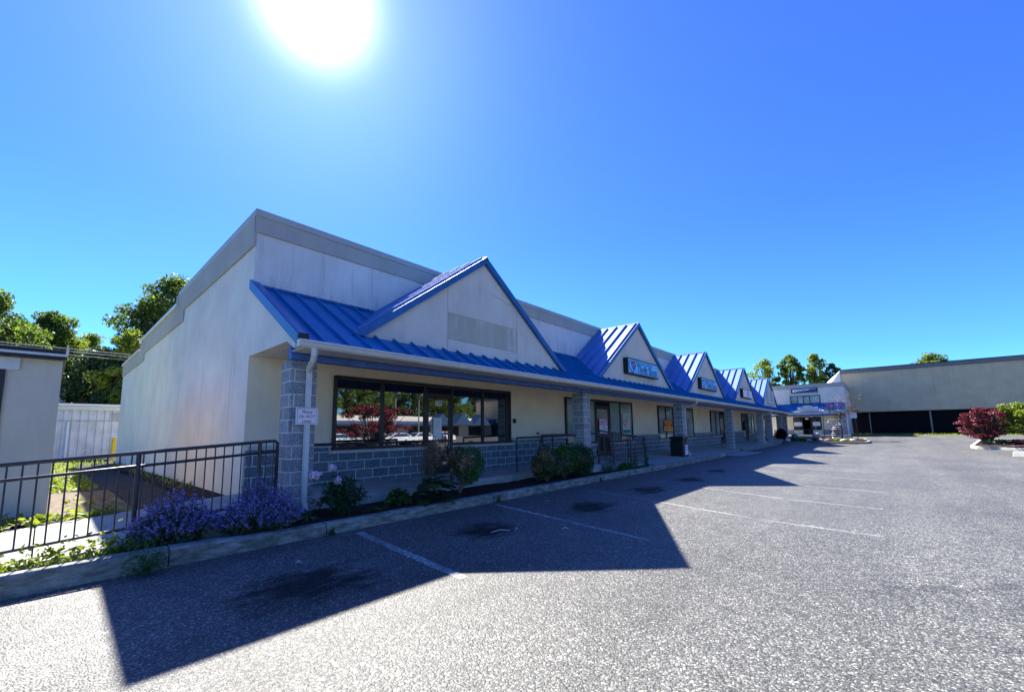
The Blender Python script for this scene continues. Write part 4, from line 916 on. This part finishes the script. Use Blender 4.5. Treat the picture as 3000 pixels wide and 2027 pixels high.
# ------------------------------------------------------------------ the big store
XB = 62.
t = thing('big_store', 'huge windowless grey store with a dark screened base on the right', 'building', (XB, -12, .4))
q = MB(); q.box(XB, 112, -48, 3.08, 3.08, 7.6); q.build('wall', M['bigwall'], t)
q = MB(); q.box(XB-.12, 112, -48.1, 3.14, 7.601, 8.02); q.build('parapet_band', M['darkcap'], t); MB().box(XB-.16, 112, -48.1, 3.18, 8.021, 8.10).build('parapet_cap', M['frame'], t)
q = MB(); q.box(XB+1.2, 111, -47.5, 3.0, .2, 3.075); q.build('base_wall', M['screen'], t)
MB().box(XB-.008, XB-.001, -48, 3.07, 5.26, 5.275).build('wall_joint', M['band'], t)
q = MB(); q.add([(XB-.1, 3.10, 8.0), (XB-1.5, 4.45, 5.8), (XB+5, 6.2, 5.8), (XB+5, 3.10, 8.0), (XB+5, 3.1, 5.8), (XB-.1, 3.1, 5.8)], [(0, 1, 2, 3), (0, 5, 1), (3, 2, 4), (1, 5, 4, 2)]); q.build('side_roof', M['paper'], t)
t = thing('screen_fence', 'black fabric screen fence along the foot of the big store', 'fence', (XB+.5, -12, .4))
vs = []; k = 0
ysf = np.linspace(2.75, -46, 120)
for y in ysf:
    w0 = .04*math.sin(y*2.3)+.03*math.sin(y*5.1)
    vs += [(XB+.6+w0, y, .36), (XB+.6+w0*.5, y, 3.05)]
q = MB(); q.add(vs, [(2*i, 2*i+1, 2*i+3, 2*i+2) for i in range(len(ysf)-1)]); q.build('screen', M['screen'], t)
for (y, lean, r_) in ((.88, .02, .045), (-4.02, .02, .085), (-9.2, 0, .05), (-14.4, .01, .05), (-19.6, 0, .05)):
    q = MB(); q.tube([(XB+.40, y-lean, .4), (XB+.40, y+lean, 3.0)], r_, 8); q.build('post', M['pole'], t)
q = grid([57.5, 60, 61.5, 63.3], [3, 0, -3, -6, -10, -16, -25, -40], lambda x, y: .508+(x-57.5)*.015); struct('verge_grass', q, M['grass'])
gs = MB()
for i in range(2600):
    x, y = random.uniform(58, 62.3), random.uniform(-16, 2.8); a = random.uniform(0, PI); hh = random.uniform(.05, .22)
    gs.add([(x-math.cos(a)*.05, y-math.sin(a)*.05, .5), (x+math.cos(a)*.05, y+math.sin(a)*.05, .5), (x+random.gauss(0, .05), y+random.gauss(0, .05), .52+hh)], [(0, 1, 2)])
tag(gs.build('verge_weeds', LEAF['grass']), None, None, None, 'stuff')

# ------------------------------------------------------------------ planted island before the shop
def island(name, outline, ztop, zbase, inner, km='kerb'):
    n = len(outline); c = Vector((sum(p[0] for p in outline)/n, sum(p[1] for p in outline)/n)); q = MB()
    o = [(x, y, zbase(x, y)-.1) for x, y in outline]; a = [(x, y, zbase(x, y)+ztop) for x, y in outline]; b = [((x-c.x)*.0+x+(c.x-x)/max(.01, math.hypot(x-c.x, y-c.y))*.17, y+(c.y-y)/max(.01, math.hypot(x-c.x, y-c.y))*.17, zbase(x, y)+ztop) for x, y in outline]; b2 = [(x, y, z-.06) for x, y, z in b]
    q.add(o+a+b+b2, [(i, (i+1) % n, n+(i+1) % n, n+i) for i in range(n)]+[(n+i, n+(i+1) % n, 2*n+(i+1) % n, 2*n+i) for i in range(n)]+[(2*n+i, 2*n+(i+1) % n, 3*n+(i+1) % n, 3*n+i) for i in range(n)])
    struct(name, q, M[km]); q = MB(); q.add(b2+[(c.x, c.y, sum(p[2] for p in b2)/n+.06)], [(i, (i+1) % n, n) for i in range(n)]); struct(inner, q, M['mulch'])
isl = [(43.0, 7.2), (42.2, 6.0), (41.9, 4.0), (42.0, 2.0), (42.3, 1.0), (43.0, .75), (44.5, .8), (46.6, 1.1), (47.6, 1.9), (47.9, 4.), (47.9, 7.2)]
island('kerb', isl, .14, zg, 'planting_bed')
IZ = lambda x, y: zg(x, y)+.10
bush('evergreen_ball', 'big round very dark evergreen ball at the end of the walk', (45.2, 6.98, .78), (.62, .62, .60), 6000, [(plain('evergreen', (.006, .012, .006), .8, .1), 1., None)], size=.035)
q = MB(); q.tube([(45.3, 1.53, .3), (45.3, 1.56, 2.2)], .035, 8)
t = thing('parking_sign', 'white parking sign on a dark post at the tip of the island', 'sign', (45.3, 1.53, .3)); q.build('post', M['frame'], t)
MB().box(45.24, 45.26, 1.46, 1.88, 2.14, 2.60).build('plate', M['paper'], t)
for s_, z_ in (('CUSTOMER', 2.50), ('PARKING', 2.38), ('ONLY', 2.25)): text(s_, (45.236, 1.67, z_), .075, M['ink'], t, rotz=-PI/2)
t = thing('bare_tree', 'small leafless ornamental tree on the island', 'tree', (45.3, 2.55, .3)); tr = MB()
tr.tube([(45.3, 2.62, .3), (45.3, 2.55, 1.2), (45.3, 2.65, 2.0), (45.3, 2.5, 2.7)], [.08, .07, .055, .04], 7)
def branch(p, d, L, r, depth):
    e = p+d*L; m_ = p.lerp(e, .5)+Vector((random.gauss(0, 1), random.gauss(0, 1), random.gauss(0, 1)))*L*.08; tr.tube([p, m_, e], [r, r*.8, r*.6], 4, False)
    if depth:
        for k in range(3): branch(p.lerp(e, random.uniform(.5, 1.)), (d+Vector((random.gauss(0, .55), random.gauss(0, .65), random.gauss(.05, .45)))).normalized(), L*.68, r*.6, depth-1)
for k in range(8):
    a = k*2.4; branch(Vector((45.3, 2.55, 1.9+.1*k)), Vector((math.cos(a)*.8, math.sin(a)*1.0, random.uniform(.2, 1.))).normalized(), .68, .034, 4)
tr.build('trunk', M['bark'], t)
bd_ = np.array([(45.3+random.gauss(0, .5), 2.55+random.gauss(0, .6), 3.4+random.gauss(0, .4)) for i in range(420)]); leaves(bd_, .035, .6).build('last_leaves', LEAF['brown'], t)
t = thing('stone_stack', 'stacked flat grey stones topped by driftwood on the island', 'garden ornament', (45.1, 2.95, .3))
z_ = .62
for i in range(5):
    q = MB(); q.blob((44.95+random.uniform(-.04, .04), 2.95+random.uniform(-.06, .06), z_+.08), (.24-.012*i, .32-.02*i, .085), 10, 6, .08); q.build('stone', M['stone'], t); z_ += .165
q = MB(); q.box(44.7, 45.15, 2.7, 3.2, .22, .38); q.build('plinth', M['stone'], t)
q = MB(); q.blob((44.9, 2.95, .50), (.2, .30, .12), 10, 6); q.build('basin', M['paper'], t)
t = thing('driftwood_sculpture', 'white driftwood branches arranged on top of the stone stack', 'sculpture', (45., 2.9, 1.45))
for a, b in (((45., 3.05, 1.45), (44.9, 3.3, 2.12)), ((44.9, 3.42, 2.02), (44.9, 2.5, 2.04)), ((44.9, 2.75, 1.75), (44.9, 2.36, 2.0)), ((44.9, 3.45, 1.8), (44.9, 3.2, 1.95)), ((45., 2.9, 1.45), (45., 2.6, 2.15))):
    q = MB(); q.tube([a, Vector(a).lerp(Vector(b), .5)+Vector((0, .03, .02)), b], [.035, .03, .022], 5); q.build('branch', M['wood'], t)
q = MB(); q.blob((44.85, 2.62, 1.62), (.07, .12, .10), 8, 6); tag(q.build('white_pebble', M['paper']), 'round white pebble ornament among the driftwood', 'ornament')
t = thing('dove_ornament', 'white dove with raised wings on a post above the island', 'garden ornament', (45.3, 3.76, .3))
q = MB(); q.tube([(45.3, 3.76, .3), (45.3, 3.76, 2.75)], .025, 6); q.build('post', M['frame'], t)
q = MB(); q.blob((45.3, 3.74, 2.84), (.08, .17, .09), 10, 6); q.blob((45.3, 3.9, 2.93), (.05, .06, .05), 8, 6); q.build('body', M['paper'], t)
for s_ in (-1, 1):
    q = MB(); q.prism([(45.3, 3.72+s_*.03, 2.85), (45.3, 3.72+s_*.30, 3.16), (45.3, 3.72+s_*.22, 2.98), (45.3, 3.72+s_*.14, 2.82)], (.03, 0, 0)); q.build('wing', M['paper'], t)
q = MB(); q.blob((45., 5.9, .58), (.24, .3, .3), 12, 8); tag(q.build('gazing_ball', plain('green_glaze', (.05, .16, .10), .15, .6)), 'glazed green gazing ball on the island', 'garden ornament')
q = MB(); q.blob((45., 4.35, .62), (.2, .26, .20), 9, 6, .12); q.blob((45., 4.2, .80), (.14, .2, .12), 9, 6, .12); tag(q.build('boulder', M['stone']), 'brown rounded boulder below the right shop window on the island', 'boulder')
rk_ = ['white flat stone at the left end of the island edge', 'pale rounded stone beside the yellow flowers on the island', 'grey stone in the middle of the island edge', 'tan stone right of the stone stack', 'white stone nearest the parking sign', 'small brown stone below the dove post']
for i, (y, s_, mt_) in enumerate(((6.25, .16, 'paper'), (4.75, .14, 'wood'), (3.9, .18, 'stone'), (2.4, .17, 'wood'), (1.85, .16, 'paper'), (3.45, .15, 'stone'))):
    q = MB(); q.blob((43.6+.2*math.sin(i*2), y, IZ(43.6, y)+.06), (s_, s_*1.4, s_*.7), 8, 6, .12); tag(q.build('edging_stone', M[mt_]), rk_[i], 'stone', 'edging stones on the island')
for i, (y, r_, mt_, lab) in enumerate(((5.2, .5, 'ivy', 'yellow green ground plant spreading left of the door on the island'), (4.0, .22, 'lime', 'small yellow plant in the middle of the island'), (2.75, .4, 'ivy', 'yellow green plant at the foot of the stone stack'), (2.1, .3, 'grass', 'grey green tuft beside the parking sign'), (6.3, .45, 'peony', 'dark plant beside the evergreen ball on the island'), (3.3, .3, 'brown', 'reddish brown plant near the dove post'))):
    tuft('island_plant', lab, 'plant', (43.9, y, IZ(43.9, y)), (.35, r_, .24), 220, .07, LEAF[mt_], .6, .7, 'small plants on the island')
# ------------------------------------------------------------------ island on the right
isr = [(38.8, -4.35), (39.8, -4.2), (45., -5.2), (47, -9), (44, -13.5), (40, -13.2), (37.6, -9.5), (37.4, -6.4)]
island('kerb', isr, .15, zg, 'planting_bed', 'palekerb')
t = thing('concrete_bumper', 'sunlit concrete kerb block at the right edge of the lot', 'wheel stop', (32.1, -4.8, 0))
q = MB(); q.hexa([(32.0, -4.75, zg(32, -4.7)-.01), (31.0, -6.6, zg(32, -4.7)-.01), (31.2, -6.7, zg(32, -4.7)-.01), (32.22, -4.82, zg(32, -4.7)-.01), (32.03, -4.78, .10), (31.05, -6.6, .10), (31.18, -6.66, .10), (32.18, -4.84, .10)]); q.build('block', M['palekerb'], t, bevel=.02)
def cloudbush(name, label, cat, base, blobs, n, size, mat, group=None, stem=True, asp=.6):
    t = thing(name, label, cat, base, group); crown_mb(blobs, n, size, aspect=asp, up=.3).build('crown' if stem else 'foliage', mat, t)
    tw = MB()
    for c, r in blobs: tw.tube([base, Vector(base).lerp(Vector(c), .5)+Vector((0, 0, .1)), c], [.05, .035, .012], 5, False)
    tw.build('trunk' if stem else 'branches', M['bark'], t); return t
cloudbush('red_maple', 'dark red laceleaf maple on the right hand island', 'tree', (39.2, -4.95, .2), [((39.2+random.gauss(0, .4), -4.75+u_*1.0*(1-.35*abs(v_)), 1.55+v_*.95), (.30, .26, .11)) for u_, v_ in [(random.uniform(-1, 1), random.uniform(-.95, 1)) for i in range(80)]], 4300, .06, LEAF['maple'])
cloudbush('golden_shrub', 'sunlit yellow green shrub at the right edge of the picture', 'shrub', (39.6, -7.1, .2), [((39.4+random.gauss(0, .5), -7.0+random.uniform(-1.5, 1.3), 1.9+random.uniform(-.8, .95)), (.34, .30, .24)) for i in range(60)], 6500, .07, LEAF['lime'], stem=False)
for i, (y, mt_, lab) in enumerate(((-4.9, 'mint', 'grey green low plant under the red maple'), (-6.0, 'maple', 'low purple barberry under the golden shrub'), (-5.4, 'dark', 'dark low plant between the maple and the barberry'), (-6.9, 'brown', 'brownish low plant at the right edge of the island'))):
    tuft('island_plant', lab, 'plant', (38.7, y, .24), (.4, .42, .34), 330, .06, LEAF[mt_], .6, .6, 'low plants on the right island')
# ------------------------------------------------------------------ across the lot (seen mirrored in the shop windows)
t = thing('strip_mall', 'long low shopping strip with blue gables across the parking lot', 'building', (45, -43, 0))
q = MB(); q.box(-30, 47, -60, -44, -.2, 4.1); q.box(47, 100, -60, -44, -.2, 3.9); q.build('wall', M['gable_stucco'], t)
q = MB(); q.prism([(-30, -44, 3.3), (-30, -41.8, 2.75), (-30, -41.8, 2.6), (-30, -44, 2.6)], (130, 0, 0)); q.build('canopy_roof', M['slate'], t)
for x in range(48, 100, 5):
    q = MB(); q.prism([(x-2.2, -42, 2.8), (x+2.2, -42, 2.8), (x, -42, 4.7)], (0, -2.4, 0)); q.build('gable', M['slate'], t)
for x in range(-28, 98, 7): q = MB(); q.box(x, x+4.5, -43.99, -43.9, .5, 2.4); q.build('window', M['frame'], t)
cloudbush('red_maple', 'round dark red maple across the lot, seen mirrored in the nearest window', 'tree', (17.0, -12.2, -.1), [((17.2+random.gauss(0, 1.2), -12.2+random.gauss(0, .8), 2.2+random.uniform(-1.0, 1.2)), (.42, .42, .2)) for i in range(60)], 6500, .075, LEAF['maple'])
proto = tree('poplar_tree', 'tall green tree behind the shopping strip across the lot', (20, -64, 0), 14, 9, 3000, .32, LEAF['oak'], 'trees behind the strip across the lot', seed=31, bare=.12)
lab2 = proto['label']
for i in range(24):
    c = copy_tree(proto); c.location = (-8+i*5.2+random.uniform(-1.5, 1.5), -64+random.uniform(-4, 4), 0); c.rotation_euler.z = random.uniform(0, 6); s_ = random.uniform(.95, 1.3); c.scale = (s_, s_, s_)
for i, x in enumerate((30.3, 34.0)):
    q = MB(); q.tube([(x, -30, -.2), (x+.1, -30, 6.5)], [.11, .07], 8); q.box(x-.1, x+.3, -30.1, -29.2, 6.45, 6.6); tag(q.build('lamp_post', M['pole']), 'grey lamp post across the lot '+('nearer the red maple' if i == 0 else 'beyond the first lamp post'), 'lamp post', 'lamp posts across the lot')
def car(label, x, y, col, rz):
    t = thing('parked_car', label, 'car', (x, y, zg(x, y)), 'cars parked across the lot'); t.rotation_euler.z = rz
    P = [(-2.2, .35), (-2.25, .75), (-1.9, .95), (-1.1, 1.02), (-.45, 1.45), (.9, 1.48), (1.7, 1.02), (2.15, .95), (2.25, .6), (2.2, .35)]
    q = MB(); n = len(P); vs = []
    for s_, k in ((-1, .80), (-1, .88), (1, .88), (1, .80)):
        for (a, b) in P: vs.append((x+a, y+s_*(k if b < 1.1 else k-.16), zg(x, y)+b))
    q.add(vs, [tuple(range(n))[::-1], tuple(range(3*n, 4*n))]+[(j*n+i, j*n+(i+1) % n, (j+1)*n+(i+1) % n, (j+1)*n+i) for j in range(3) for i in range(n)])
    q.build('body', plain('car_paint', col, .25, .6, 0, .03), t, bevel=.05)
    for s_ in (-1, 1):
        g = MB(); g.prism([(x-1.0, y+s_*.79, zg(x, y)+1.04), (x-.45, y+s_*.735, zg(x, y)+1.38), (x+.85, y+s_*.735, zg(x, y)+1.41), (x+1.5, y+s_*.79, zg(x, y)+1.04)], (0, s_*.03, 0)); g.build('side_window', M['glass'], t)
        for wx in (-1.4, 1.35):
            w_ = MB(); w_.tube([(x+wx, y+s_*.70, zg(x, y)+.32), (x+wx, y+s_*.90, zg(x, y)+.32)], .32, 14); w_.build('wheel', M['black'], t)
    g = MB(); g.add([(x-1.12, y-.7, zg(x, y)+1.05), (x-1.12, y+.7, zg(x, y)+1.05), (x-.5, y+.62, zg(x, y)+1.42), (x-.5, y-.62, zg(x, y)+1.42)], [(0, 1, 2, 3)]); g.build('windscreen', M['glass'], t)
cl_ = [((.02, .12, .25), 'blue', 22.5, -29), ((.7, .7, .7), 'white', 23.6, -23.5), ((.68, .68, .69), 'silver', 26.4, -23.7), ((.72, .72, .72), 'bright white', 29.4, -23.4), ((.05, .05, .055), 'black', 32.5, -25.5), ((.5, .02, .03), 'red', 40.5, -33.5), ((.65, .65, .67), 'pale grey', 37., -29.), ((.6, .62, .65), 'light silver', 19.5, -24.5)]
for i, (c_, nm, x, y) in enumerate(cl_): car(nm+' car parked across the lot, seen mirrored in the nearest window', x, y, c_, random.uniform(-.05, .05)+(PI/2*0))
